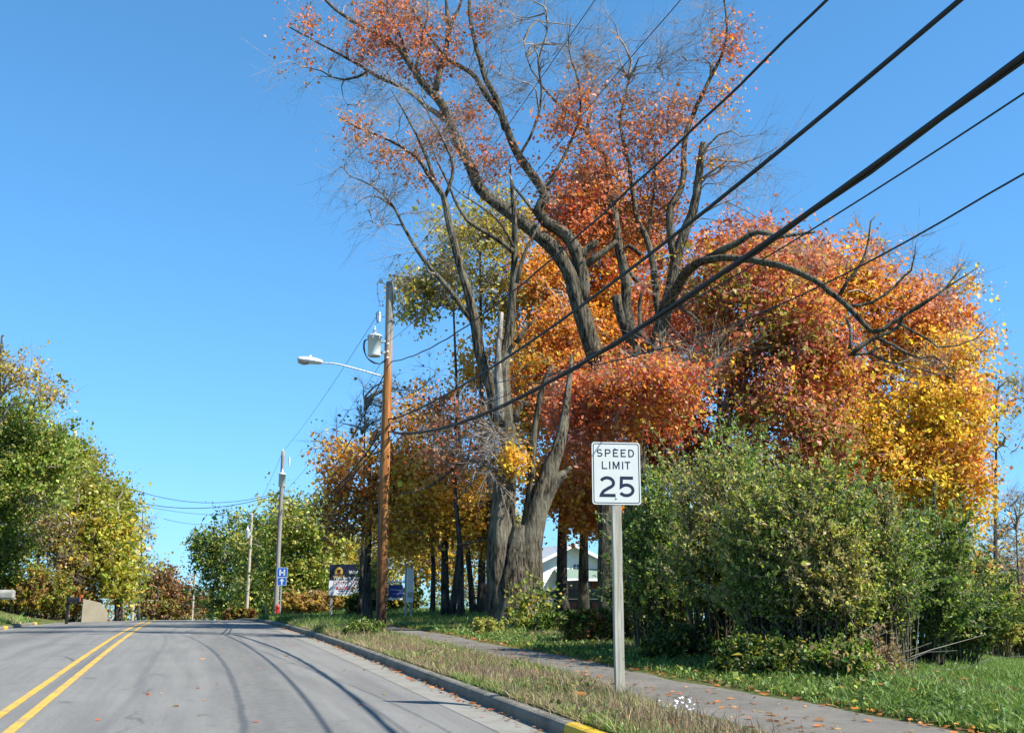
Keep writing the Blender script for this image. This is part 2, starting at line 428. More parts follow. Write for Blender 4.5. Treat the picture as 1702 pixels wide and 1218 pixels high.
# ================================================================== SETTING
def st_sheet(name, S, T, zf, mat, off=0.0, smooth_=True):
    SS, TT = np.meshgrid(S, T, indexing='ij'); X, Y = xy(SS, TT)
    Z = zf(SS, TT, X, Y)+off
    V = np.stack([X, Y, Z], -1).reshape(-1, 3); a, b = len(S), len(T)
    i, k = np.meshgrid(np.arange(a-1), np.arange(b-1), indexing='ij')
    Fq = np.stack([i*b+k, i*b+k+1, (i+1)*b+k+1, (i+1)*b+k], -1).reshape(-1, 4)
    me = np_mesh(name, V, Fq, smooth_=smooth_); o = link(name, me, mat); tag(o, kind='structure'); return o
Sg = np.unique(np.concatenate([np.arange(-30, 70, .5), np.arange(70, 230, 3), np.geomspace(230, 2500, 40), -np.geomspace(30, 1500, 20)]))
Tg = np.unique(np.concatenate([np.arange(-40, -8, 1.0), np.arange(-8, -6.4, .2), [-6.41, -6.39, -6.36], [3.79, 3.83], np.arange(3.9, 11, .25), np.arange(11, 60, 1.2),
                               np.geomspace(60, 2500, 30), -np.geomspace(40, 2500, 30)]))
Tg = np.concatenate([Tg[Tg < -6.3], [-6.2, 3.5], Tg[Tg > 3.6]])
def gz(s, t, x, y):
    z = H(x, y); inroad = (t > -6.3) & (t < 3.6)
    r = np.hypot(x, y)
    z = z - 0.035*np.clip(r-160, 0, None)*(np.abs(t) > 12)          # the hill falls away on all sides
    return np.where(inroad, surf_z(s, t)-.25, z)
st_sheet('ground', Sg, Tg, gz, M['ground'])
Sr = np.unique(np.concatenate([np.arange(-30, 75, .5), np.arange(75, 260, 3.0)]))
st_sheet('road', Sr, np.array([-6.0, -5, -4, -3, -2, -1.72, -1, 0, 1, 2, 3.12]), lambda s, t, x, y: surf_z(s, t), M['road'])
# concrete gutter pans, 4 mm proud, in the road's edge strips
st_sheet('gutter', Sr, np.array([3.10, 3.4, 3.665]), lambda s, t, x, y: surf_z(s, t)+.004-.02*smooth(t, 3.2, 3.66), M['gutter'])
st_sheet('gutter', Sr[Sr < 62], np.array([-6.36, -6.2, -5.98]), lambda s, t, x, y: surf_z(s, t)+.004, M['gutter'])
for nm, tt in (('road_marking', T_LINE-.155), ('road_marking', T_LINE+.155)):
    st_sheet(nm, Sr, np.array([tt-.055, tt, tt+.055]), lambda s, t, x, y: surf_z(s, t), M['yellow_line'], .006)
# kerb in cast lengths, each its own piece; yellow paint where the photograph has it
def kerb_piece(s0, s1, t0, sign, mat):
    prof = [(0, -.20), (0, .070), (.02, .112), (.05, .128), (.14, .13), (.155, -.20)]
    S = np.linspace(s0+.006, s1-.006, max(2, int((s1-s0)/.6)+1)); V = []
    for s in S:
        for dt, dz in prof:
            t = t0+sign*dt; x, y = xy(s, t); V.append((x, y, float(surf_z(s, t0))+dz))
    n = len(prof); F_ = []
    for i in range(len(S)-1):
        for k in range(n-1): F_.append((i*n+k, i*n+k+1, (i+1)*n+k+1, (i+1)*n+k))
    mb = MB().add(V, F_); mb.F += [tuple(range(n)), tuple((len(S)-1)*n+k for k in range(n))][0:2]
    return mb
kr = empty('kerb', (0, 0, 0)); tag(kr, kind='structure')
edges = [-8, -5, -2, 1, 4, 7, 8.85, 10.35] + [10.35+3.05*i for i in range(1, 32)]
for a_, b_ in zip(edges[:-1], edges[1:]):
    kerb_piece(a_, b_, T_KERB, 1, M['kerb']).build('kerb_stone', M['yellow_kerb'] if abs(a_-8.85) < .01 else M['kerb'], kr)
kl = empty('kerb', (0, 0, 0)); tag(kl, kind='structure')
e2 = [28+2.6*i for i in range(6)] + [43.6, 44.4, 47, 49.6, 52, 52.8]
for a_, b_ in zip(e2[:-1], e2[1:]):
    kerb_piece(a_, b_, T_LEFT, -1, M['kerb']).build('kerb_stone', M['yellow_kerb'] if abs(b_-a_-.8) < .05 else M['kerb'], kl)
def path_z(s, t, x, y):
    return H(x, y)+.012
Sp = np.arange(-6, 60, .4)
def path_edge(s): return 5.45-.62*(1-smooth(s, 9, 16))
def path_sheet():
    V = []; rng = np.random.default_rng(5)
    cols = np.array([0, .2, .5, .8, 1.0])
    for s in Sp:
        a = path_edge(s)+.08*math.sin(s*.9)+.06*math.sin(s*2.7)+rng.normal(0, .02); b = 6.68+.12*math.sin(s*.7+1)+.05*math.sin(s*3.1)+rng.normal(0, .02)
        shift = .5*float(smooth(-s, -16, -7))*0
        for c in cols:
            t = a+(b-a)*c+shift; x, y = xy(s, t); V.append((x, y, float(H(x, y))+.02-(.03 if c in (0, 1) else 0)))
    n = len(cols); m = len(Sp); i, k = np.meshgrid(np.arange(m-1), np.arange(n-1), indexing='ij')
    Fq = np.stack([i*n+k, i*n+k+1, (i+1)*n+k+1, (i+1)*n+k], -1).reshape(-1, 4)
    tag(link('path', np_mesh('path', V, Fq, smooth_=True), M['path']), kind='structure')
path_sheet()

# ================================================================== LEAF AND TREE MACHINERY
def leaves_geo(P, size, pal, w, rng, up=.35, cj=None, aspect=.8, jitter=.22):
    """P (n,3) leaf places; pal (k,3); w palette weights; folded kite leaves"""
    n = len(P)
    if n == 0: return np.zeros((0, 3)), np.zeros((0, 3), int), np.zeros((0, 3))
    L = size*rng.lognormal(0, .33, n)
    d = rng.normal(0, 1, (n, 3)); d[:, 2] -= .45; d /= np.linalg.norm(d, axis=1)[:, None]
    nr = rng.normal(0, 1, (n, 3)); nr[:, 2] += up*3.5*rng.random(n); nr[:, 0] += up*1.2; nr -= d*(nr*d).sum(1)[:, None]; nr /= np.linalg.norm(nr, axis=1)[:, None]+1e-9
    sd = np.cross(d, nr); Lh = L[:, None]
    wd = aspect*rng.uniform(.75, 1.15, n)[:, None]
    a = P - d*Lh*.5; b = P + d*Lh*.5
    l = P - d*Lh*.06 + sd*Lh*.5*wd + nr*Lh*.14; r = P - d*Lh*.06 - sd*Lh*.5*wd + nr*Lh*.14
    V = np.stack([a, l, b, r], 1).reshape(-1, 3)
    i = np.arange(n)*4
    Ft = np.stack([np.stack([i, i+1, i+2], 1), np.stack([i, i+2, i+3], 1)], 1).reshape(-1, 3)
    pal = np.asarray(pal, float); w = np.asarray(w, float)/np.sum(w)
    if cj is None:
        idx = rng.choice(len(pal), n, p=w); C = pal[idx]
    else:   # cj (n,) in 0..1 : which part of the palette this leaf's twig belongs to
        cw = np.cumsum(w); x = np.clip(cj + rng.normal(0, .27, n), 0, .9999); idx = np.searchsorted(cw, x); idx = np.clip(idx, 0, len(pal)-1); C = pal[idx]
    C = C*rng.lognormal(0, jitter, n)[:, None]; C = np.clip(C*(1+rng.normal(0, .08, (n, 3))), 0, .95)
    return V, Ft, np.repeat(C, 4, 0)

class Tree:
    """limbs are polylines in the place; clumps grow joined to the nearest limb"""
    def __init__(s, name, base, label, cat='tree', group=None, seed=1, bark_='bark', Y=None, pal=None):
        s.rng = np.random.default_rng(seed); s.base = np.array(base, float)
        s.root = empty(name, tuple(s.base), label, cat, group); s.wood = Geo(); s.leaf = Geo(); s.tw = Geo()
        s.sk = []; s.skt = []; s.skr = []; s.bark = bark_; s.Y = Y if Y else base[1]
    def limb(s, pts, r0, r1, sides=8, rough=.06, px=True, n=None, dead=False):
        """pts: (px,py,dY) or world; radii in px at s.Y when px"""
        ex = getattr(s, 'fwd', 0)
        if px: P = np.array([PT(p[0], p[1], s.Y+((p[2]+ex*min(1, max(0, -p[2]-.2))) if len(p) > 2 else 0)) for p in pts])
        else: P = np.array(pts, float)
        k = .74*s.Y/F if px else 1
        L = np.linalg.norm(np.diff(P, axis=0), axis=1).sum()
        n = n or int(max(5, min(60, L/.35)))
        C = catmull(P, n); T = np.gradient(C, axis=0); 
        if not dead and rough: C = C + s.rng.normal(0, 1, C.shape)*.02*L/n
        u = np.linspace(0, 1, n); R = (r0*k)*(1-u)+(r1*k)*u
        if r0 > 13: sides = max(sides, 30); rough *= 1.25
        V, Fq = tube_np(C, R, sides, rough, s.rng); s.wood.add(V, fixtri(Fq))
        s.sk.append(C); s.skt.append(T/np.linalg.norm(T, axis=1)[:, None]); s.skr.append(R); return C
    def blob(s, c, rx, ry, rz, n, shell=.5):
        d = s.rng.normal(0, 1, (n, 3)); d /= np.linalg.norm(d, axis=1)[:, None]
        r = (shell+(1-shell)*s.rng.random(n)+np.abs(s.rng.normal(0, .10, n)))[:, None]
        ph = s.rng.random(6)*6.3; k = s.rng.uniform(2.5, 5, 3)
        lump = 1+.20*np.sin(d[:, :1]*k[0]+d[:, 2:]*2+ph[0])+.16*np.sin(d[:, 1:2]*k[1]-d[:, 2:]*3+ph[1])+.14*np.sin(d[:, 2:]*k[2]*1.6+ph[2])
        P = np.array(c)+d*r*lump*np.array((rx, ry, rz))
        q = np.sin(P[:, 0]*2.1+ph[3])+np.sin(P[:, 1]*1.7+ph[4])+np.sin(P[:, 2]*2.4+ph[5])
        keep = q > -1.25
        return P[keep] if keep.sum() > 3 else P
    def pxblob(s, px, py, rx, ry, n, dY=0, rd=None, shell=.3):
        Y = s.Y+dY; k = Y/F
        return s.blob(PT(px, py, Y), rx*k, rd if rd else (rx+ry)/2*k, ry*k, n, shell)
    def grow(s, Cn, r_tip=.006, r_base=.022, rounds=(.12, .3, .6, 1.0), wood=True, sides=3, K=6, up=.25):
        """joins clump centres to the skeleton, coarse ones first; returns direction at each centre"""
        order = s.rng.permutation(len(Cn)); D = np.zeros_like(Cn); prev = 0
        sk = np.vstack(s.sk); skt = np.vstack(s.skt)
        if len(sk) > 2500: j = s.rng.choice(len(sk), 2500, False); sk, skt = sk[j], skt[j]
        for q, fr in enumerate(rounds):
            e = int(math.ceil(len(Cn)*fr)); ids = order[prev:e]; prev = e
            if not len(ids): continue
            C = Cn[ids]
            d = np.linalg.norm(C[:, None]-sk[None], axis=2) + 1.2*np.maximum(0, sk[None, :, 2]-C[:, None, 2]+.1)
            j = d.argmin(1); S = sk[j]; Ts = skt[j]; L = np.linalg.norm(C-S, axis=1)[:, None]
            ctl = S + Ts*L*.35 + (C-S)*.25 + np.array((0, 0, 1))*L*up*.5
            u = np.linspace(0, 1, K)[None, :, None]
            P = S[:, None]*(1-u)**2 + 2*u*(1-u)*ctl[:, None] + u*u*C[:, None]
            P[:, 1:-1] += s.rng.normal(0, 1, (len(ids), K-2, 3))*(L[:, None]*.035)
            scale = 2.0-q*.45
            if wood:
                Rb = np.minimum(r_base*scale*(.4+L[:, 0]/3), .09)
                V, Fq = many_tubes(P, Rb, np.full(len(ids), r_tip*max(scale*.8, .8)), sides); s.tw.add(V, Fq)
            T = np.gradient(P, axis=1); T /= np.linalg.norm(T, axis=2)[:, :, None]+1e-9
            D[ids] = T[:, -1]
            sk = np.vstack([sk, P[:, 2:].reshape(-1, 3)]); skt = np.vstack([skt, T[:, 2:].reshape(-1, 3)])
            if len(sk) > 5000: j = s.rng.choice(len(sk), 5000, False); sk, skt = sk[j], skt[j]
        return D
    def fans(s, Cn, D, k=5, L=.6, r=.004, sides=3, K=4, spread=.8, sub=True):
        n = len(Cn); S = np.repeat(Cn, k, 0); d = np.repeat(D, k, 0) + s.rng.normal(0, spread*.6, (n*k, 3)); d[:, 2] += .15; d /= np.linalg.norm(d, axis=1)[:, None]
        LL = L*s.rng.uniform(.4, 1.3, n*k)[:, None]; u = np.linspace(0, 1, K)[None, :, None]
        bend = s.rng.normal(0, .25, (n*k, 1, 3))
        P = S[:, None]+d[:, None]*LL[:, None]*u + bend*LL[:, None]*u*u
        V, Fq = many_tubes(P, np.full(n*k, r), np.full(n*k, r*.45), sides); s.tw.add(V, Fq)
        if sub:   # side twiglets
            m = n*k; j = s.rng.integers(1, K-1, m*2); ii = np.repeat(np.arange(m), 2); S2 = P[ii, j]; d2 = d[ii]+s.rng.normal(0, .7, (m*2, 3)); d2 /= np.linalg.norm(d2, axis=1)[:, None]
            L2 = LL[ii]*.5; u3 = np.linspace(0, 1, 3)[None, :, None]
            P2 = S2[:, None]+d2[:, None]*L2[:, None]*u3
            V, Fq = many_tubes(P2, np.full(len(ii), r*.65), np.full(len(ii), r*.35), sides); s.tw.add(V, Fq)
        return P
    def foliage(s, Cn, per, size, pal, w=None, spread=.45, flat=.6, cj=True, aspect=.8, jitter=.22, scaletip=1):
        n = len(Cn); per_i = np.maximum(1, s.rng.poisson(per, n)); idx = np.repeat(np.arange(n), per_i)
        # leaves sit along a handful of drooping sprays that leave each clump centre
        rad = spread*s.rng.uniform(.5, 1.6, n)[:, None]
        K = 6; dr = s.rng.normal(0, 1, (n, K, 3))*np.array((1, 1, .7)); dr[:, :, 2] -= .12; dr /= np.linalg.norm(dr, axis=2)[:, :, None]
        m = len(idx); kk = s.rng.integers(0, K, m); uu = s.rng.random(m)[:, None]**.75
        P = Cn[idx]+dr[idx, kk]*uu*rad[idx]*1.45+s.rng.normal(0, 1, (m, 3))*(.06+.14*spread)
        P[:, 2] -= .18*spread*(uu[:, 0]**2)
        # colour wanders through the crown, clump by clump
        ph = s.rng.random(3)*9
        if w is None: w = np.ones(len(pal))
        f = .5+.28*np.sin(Cn[:, 0]*1.1+ph[0]+Cn[:, 2]*.7)+.25*np.sin(Cn[:, 2]*1.7+ph[1])+s.rng.normal(0, .14, n)
        V, Ft, C = leaves_geo(P, size, pal, w, s.rng, cj=np.clip(f, 0, 1)[idx] if cj else None, aspect=aspect, jitter=jitter)
        s.leaf.add(V, Ft, C); return P
    def done(s, crown='crown', trunk='trunk'):
        t = None
        if s.wood.n: t = link(trunk, s.wood.mesh(trunk, True), M[s.bark], s.root)
        if s.tw.n: tag(link('twigs', s.tw.mesh('twigs'), M['twig'], s.root), kind='stuff')
        if s.leaf.n: link(crown, s.leaf.mesh(crown), M['leaf'], s.root)
        return s.root

# palettes (linear reflectance of the leaves themselves)
ORG = (.76, .28, .06); ORR = (.72, .20, .075); RED = (.56, .105, .06); PNK = (.70, .32, .19); DRD = (.33, .075, .055); MAR = (.46, .145, .10)
YEL = (.88, .62, .08); GLD = (.78, .47, .07); AMB = (.84, .46, .06); OLV = (.34, .30, .05); YGR = (.46, .45, .11); GRN = (.11, .18, .03); DGR = (.05, .09, .022); LGR = (.24, .34, .05)
BRN = (.22, .12, .055); RUS = (.46, .20, .08); TAN = (.40, .29, .14)

def simple_tree(name, px, Y, label, blobs, trunk_r, top, pal, w=None, size=.14, per=34, seed=1, group=None, lean=0, spread=.5, dens=1.0, bark_='bark_dark',
                twig=True, bare=0, cat='tree', stems=None, fan=0, basez=None, K=5, x=None, jitter=.22):
    """blobs: (px,py,rx,ry,n[,dY]) ; trunk from the ground at column px up to row top"""
    b = on(px, Y)
    if x is not None: b = np.array((x, Y, float(H(x, Y))))
    b[2] -= .15
    t = Tree(name, b, label, cat, group, seed, bark_, Y)
    tp = PT(px+lean, top, Y)
    hh = tp[2]-b[2]
    for q, (sx, lr) in enumerate(stems or [(0, 1)]):
        P = [b+np.array((sx*Y/F*.3, 0, 0)), b+(tp-b)*.3+np.array((sx*Y/F*.7, 0, 0)), b+(tp-b)*.6+np.array((sx*Y/F, .2, 0)), tp+np.array((sx*Y/F*1.3, 0, -q*.08*hh))]
        n = 12; C = catmull(np.array(P)+t.rng.normal(0, .02*hh*.3, (4, 3))*np.array((1, 1, 0))*np.array([[0], [1], [1], [1]]), n)
        r = trunk_r*lr*np.linspace(1, .25, n); r[0] *= 1.35
        V, Fq = tube_np(C, r, 9, .07, t.rng); t.wood.add(V, fixtri(Fq)); t.sk.append(C[2:]); T = np.gradient(C, axis=0); t.skt.append((T/np.linalg.norm(T, axis=1)[:, None])[2:]); t.skr.append(r)
    for bl in blobs:
        cx, cy_, rx, ry, n = bl[:5]; dY = bl[5] if len(bl) > 5 else 0
        n = int(n*dens); C = t.pxblob(cx, cy_, rx, ry, n, dY); n = len(C)
        # clump centres never below the ground
        C[:, 2] = np.maximum(C[:, 2], H(C[:, 0], C[:, 1])+.4)
        D = t.grow(C, wood=twig, K=K, r_base=.03*max(1, Y/40), r_tip=.006*max(1, Y/40))
        if fan: t.fans(C, D, fan, spread*1.3, .005*max(1, Y/40), sub=False)
        nb = int(n*bare); t.foliage(C[nb:], per, size, pal, w, spread, jitter=jitter)
    return t.done()

def shrub(px, Y, wpx, toppy, label, pal, w, nshoot=60, seed=1, size=.055, lean=0, per=26, name='shrub', group=None, spread=.16, stems_dead=0, depth=None, arch=.5, hj=(.36, .97), low=.15):
    b = on(px, Y); rng = np.random.default_rng(seed)
    t = Tree(name, b, label, 'shrub', group, seed, 'bark', Y)
    top = PT(px, toppy, Y)[2]-b[2]; wr = wpx/F*Y; dep = depth or wr*.8
    ang = rng.random(nshoot)*2*np.pi; rad = np.sqrt(rng.random(nshoot))
    out = np.stack([np.cos(ang)*rad*wr, np.sin(ang)*rad*dep, np.zeros(nshoot)], 1)
    S = b+out*.75; S[:, 2] = H(S[:, 0], S[:, 1])-.05
    hh = top*(hj[0]+(hj[1]*1.08-hj[0])*rng.random(nshoot)**1.25)*(1-.22*rad**2.5)
    E = b+out*1.0; E[:, 2] = b[2]+hh; E[:, 0] += lean*rng.random(nshoot)
    K = 9; u = np.linspace(0, 1, K)[None, :, None]
    ctl = S*.6+E*.4; ctl[:, 2] = S[:, 2]+hh*(.75+arch*.3)
    P = S[:, None]*(1-u)**2+2*u*(1-u)*ctl[:, None]+u*u*E[:, None]
    P[:, 1:] += np.cumsum(rng.normal(0, .03, (nshoot, K-1, 3)), 1)
    V, Fq = many_tubes(P, rng.uniform(.010, .026, nshoot), np.full(nshoot, .003), 4); t.wood.add(V, Fq)
    # side sprays
    m = 10; ii = np.repeat(np.arange(nshoot), m); jj = rng.integers(3, K, len(ii)); S2 = P[ii, jj]
    d = P[ii, jj]-P[ii, jj-1]; d /= np.linalg.norm(d, axis=1)[:, None]; d = d*.8+rng.normal(0, .55, d.shape); d[:, 2] = np.abs(d[:, 2])*.9+.25
    d /= np.linalg.norm(d, axis=1)[:, None]; L2 = rng.uniform(.25, .95, len(ii))[:, None]*min(1.3, top/3)
    u2 = np.linspace(0, 1, 4)[None, :, None]; P2 = S2[:, None]+d[:, None]*L2[:, None]*u2+np.array((0, 0, -.12))*u2*u2
    V, Fq = many_tubes(P2, np.full(len(ii), .005), np.full(len(ii), .002), 3); t.tw.add(V, Fq)
    for (PP, kk, sp) in ((P, int(per*1.2), .07), (P2, per, .026)):
        n, Kp, _ = PP.shape; tot = n*kk; i = np.repeat(np.arange(n), kk); x = rng.uniform(low if PP is P else 0, 1, tot)*(Kp-1); a = np.clip(x.astype(int), 0, Kp-2); f = (x-a)[:, None]
        Q = PP[i, a]*(1-f)+PP[i, a+1]*f + rng.normal(0, sp, (tot, 3))*spread/.16
        ph = rng.random(2)*6; cj = .5+.3*np.sin(Q[:, 0]*1.8+ph[0])+.2*np.sin(Q[:, 2]*2.3+ph[1])+rng.normal(0, .12, tot)
        Q = Q[Q[:, 2] > H(Q[:, 0], Q[:, 1])+.03] if True else Q
        V, Ft, C = leaves_geo(Q, size, pal, w, rng, up=.5, cj=np.clip(cj[:len(Q)], 0, 1), aspect=.55, jitter=.30); t.leaf.add(V, Ft, C)
    if stems_dead:
        n = stems_dead//2+1; S = b+np.stack([rng.uniform(-wr, wr, n), rng.uniform(-dep, 0, n), np.zeros(n)], 1); S[:, 2] = H(S[:, 0], S[:, 1])
        d = rng.normal(0, .6, (n, 3)); d[:, 2] = rng.uniform(.1, .9, n); L3 = rng.uniform(.4, 1.0, n)[:, None]; u2 = np.linspace(0, 1, 5)[None, :, None]
        P3 = S[:, None]+d[:, None]*L3[:, None]*u2+rng.normal(0, .4, (n, 1, 3))*u2*u2+rng.normal(0, .03, (n, 5, 3))*u2
        V, Fq = many_tubes(P3, np.full(n, .007), np.full(n, .0025), 4)
        tag(link('dead_stems', np_mesh('dead_stems', V, Fq), M['deadwood'], t.root), kind='stuff')
    return t.done('foliage', 'stems')
# ================================================================== THE OLD MAPLES
# --- old split maple beside the path
tA = Tree('maple_tree', on(862, 30.5), 'huge old maple with split hollow trunk, broken stubs and vine at its foot', seed=3, bark_='bark', Y=30.5)
tA.limb([(858, 1052), (859, 1025), (858, 985), (860, 940), (863, 905), (868, 872)], 62, 20, 34, .05, n=22)
tA.limb([(842, 1050), (834, 1000), (830, 940), (832, 890), (835, 840), (840, 790)], 32, 22, 18, .07, n=16)
tA.limb([(836, 850), (840, 800), (845, 750), (842, 700), (838, 660), (836, 620), (840, 590, .2), (846, 555, .3), (850, 510, .3), (854, 460, .3), (856, 400, .2), (853, 340), (850, 300)], 22, 4, 16, .07)
tA.limb([(828, 700), (820, 660), (810, 625), (797, 585), (790, 540), (782, 500), (768, 455), (757, 410), (745, 370), (738, 330), (722, 305), (705, 280), (690, 260), (650, 235), (600, 215), (565, 195)], 15, 1.2, 12, .07)
tA.limb([(868, 1045), (876, 1000), (880, 950), (882, 900), (893, 850), (906, 805), (918, 770), (930, 740), (938, 700, .2), (944, 650, .6), (950, 590, 1)], 37, 4, 26, .06, n=22)
tA.limb([(885, 900), (900, 850), (915, 815), (930, 792), (940, 786)], 16, 8, 14, .09)
tA.limb([(927, 800), (942, 782), (950, 776)], 7, 4, 8, .1)
tA.limb([(868, 900), (878, 840), (886, 770), (888, 720), (897, 665), (907, 630), (919, 608)], 9, 4.5, 10, .08)
tA.limb([(856, 890), (852, 840), (855, 800), (858, 790)], 8, 3, 8, .1)
tA.limb([(855, 700), (862, 680), (872, 672), (880, 668)], 8, 5, 8, .1)
tA.limb([(858, 570), (872, 548), (888, 532)], 6, 3, 8, .1)
tA.limb([(797, 585), (790, 545), (772, 515), (745, 480), (715, 445), (690, 410), (672, 380), (655, 345), (620, 310), (585, 295)], 9, 1.2, 8, .08)
tA.limb([(720, 300), (712, 270), (700, 240), (685, 210), (668, 180), (650, 150)], 5, 1, 6, .08)
tA.limb([(738, 330), (750, 300), (752, 270), (735, 230), (715, 195), (700, 160)], 5, 1, 6, .08)
tA.limb([(855, 420), (830, 400), (800, 382), (775, 365), (755, 330), (742, 300), (725, 265), (710, 230)], 7, 1, 7, .08)
tA.limb([(853, 410), (842, 385), (822, 360), (795, 340), (770, 325), (745, 305)], 4, 1, 6, .08)
tA.limb([(858, 470), (868, 430), (882, 400), (895, 375)], 5, 2, 6, .08)
tA.limb([(836, 790), (800, 770), (770, 765), (740, 790), (700, 815), (660, 820)], 6, 1.5, 7, .1)
tA.limb([(836, 770), (810, 765), (785, 800), (750, 840)], 6, 1.5, 7, .1)
tA.limb([(838, 880), (820, 890), (790, 900), (760, 905)], 4, 1.5, 6, .1)
# bare wood
link('bare_stub', (lambda g: (g.add(*(lambda v, f: (v, fixtri(f)))(*tube_np(catmull(np.array([PT(830, 700, 30.1), PT(829, 650, 30.05), PT(827, 600, 30.1), PT(830, 560, 30.2), PT(834, 520, 30.4)]), 12), np.linspace(.16, .06, 12), 10, .12, tA.rng))), g.mesh('bare_stub', True))[1])(Geo()), M['bark_pale'], tA.root)
# bare twig fans on the left and above
Cb = np.vstack([tA.pxblob(620, 260, 75, 75, 75), tA.pxblob(700, 190, 70, 60, 55), tA.pxblob(640, 350, 60, 55, 45), tA.pxblob(720, 420, 60, 60, 35), tA.pxblob(745, 250, 60, 60, 35), tA.pxblob(850, 300, 50, 50, 25)])
Cb = Cb[np.arange(len(Cb)) % 5 < 3]; D = tA.grow(Cb, r_tip=.006, r_base=.028); tA.fans(Cb, D, 5, 1.25, .0055, K=5, spread=.6)
Cd = tA.pxblob(815, 740, 22, 60, 60, -.6); D = tA.grow(Cd, r_base=.012, up=-.3); D[:, 2] -= .9
Pd = tA.fans(Cd, D, 4, .8, .010)
C = np.vstack([tA.pxblob(600, 210, 45, 40, 12), tA.pxblob(650, 250, 70, 20, 20), tA.pxblob(690, 295, 28, 16, 10)])
D = tA.grow(C); tA.fans(C, D, 4, .5); tA.foliage(C, 20, .095, [ORR, ORG, PNK], spread=.42)
C = tA.pxblob(850, 762, 22, 18, 16, -.7); D = tA.grow(C); tA.foliage(C, 55, .10, [YEL, AMB], spread=.3)
C = np.vstack([tA.pxblob(790, 690, 60, 50, 25), tA.pxblob(740, 740, 60, 50, 30)]); D = tA.grow(C); tA.fans(C, D, 5, .7); tA.foliage(C, 20, .10, [BRN, RUS, ORR], spread=.5)
# creeper at the foot
vn = Geo(); P = np.vstack([tA.blob(PT(868, 1010, 29.4), .45, .25, .75, 420, .1), tA.blob(PT(905, 1000, 29.5), .6, .3, .7, 300, .1), tA.blob(PT(880, 1032, 29.3), 1.0, .3, .22, 260, .1)])
V, Ft, C = leaves_geo(P, .10, [YGR, LGR, GRN, YEL], [3, 3, 3, 1], tA.rng); vn.add(V, Ft, C)
tA.done()
tag(link('creeper_leaves', vn.mesh('creeper_leaves'), M['leaf'], tA.root), 'yellow green creeper leaves on the trunk foot')

# --- tall maple behind the sign post, great limbs reaching up and left
tB = Tree('maple_tree', on(1008, 35), 'tallest maple, thick limbs arching up left over the road with orange leaf clumps', seed=5, Y=35)
tB.limb([(1008, 1040), (1008, 1000), (1007, 940), (1008, 880), (1008, 800), (1004, 720), (1000, 650), (990, 590), (976, 553)], 19, 17, 18, .06, n=24)
tB.limb([(992, 600), (976, 550), (960, 500), (950, 460), (930, 425), (905, 398), (875, 375), (850, 355), (822, 335), (797, 312), (785, 285), (772, 255), (752, 218), (738, 180), (722, 158), (705, 142), (690, 120), (676, 100), (662, 81), (625, 58), (588, 37), (560, 18), (540, 0), (515, -25)], 21, 2.2, 18, .06, n=50)
tB.limb([(968, 500), (967, 460), (960, 425), (949, 400), (933, 384), (912, 372), (895, 350), (905, 330), (900, 312), (880, 285), (862, 258), (848, 230), (839, 205), (830, 185), (809, 160), (790, 128), (765, 110), (743, 98), (720, 70), (700, 40), (680, 5)], 17, 2, 14, .06, n=44)
tB.limb([(839, 215), (832, 185), (820, 155), (806, 130), (798, 100), (791, 80), (785, 50), (780, 20), (782, -20), (790, -60)], 8, 3, 9, .07)
tB.limb([(966, 430), (972, 415), (985, 408), (992, 400)], 10, 7, 10, .1)
tB.limb([(738, 200), (725, 188), (705, 175), (692, 160), (662, 142), (635, 132), (612, 118), (590, 105), (562, 89), (535, 75), (508, 60), (480, 45)], 7, 1.5, 9, .08)
tB.limb([(612, 118), (590, 130), (560, 133), (540, 120), (510, 112)], 4, 1, 6, .08)
tB.limb([(723, 150), (728, 128), (735, 105), (742, 75), (745, 40), (742, 0), (745, -50)], 9, 3, 9, .07)
tB.limb([(742, 70), (750, 40), (765, 10), (775, -30)], 6, 2, 7, .07)
tB.limb([(676, 100), (670, 70), (655, 40), (640, 10), (620, -20)], 4, 1.5, 7, .07)
tB.limb([(690, 115), (700, 80), (705, 50), (712, 20), (705, -20)], 4, 1.5, 7, .07)
tB.limb([(975, 440), (1000, 420), (1015, 410), (1025, 400)], 9, 5, 9, .08)
tB.limb([(862, 262), (880, 230), (895, 190), (900, 150), (895, 100), (910, 50), (905, 0)], 4, 1.5, 7, .08)
tB.limb([(895, 345), (915, 300), (935, 265), (955, 220), (965, 180), (960, 130), (945, 80), (950, 30)], 5, 1.5, 7, .08)
tB.limb([(900, 370), (870, 330), (850, 305), (848, 280)], 4, 2, 7, .08)
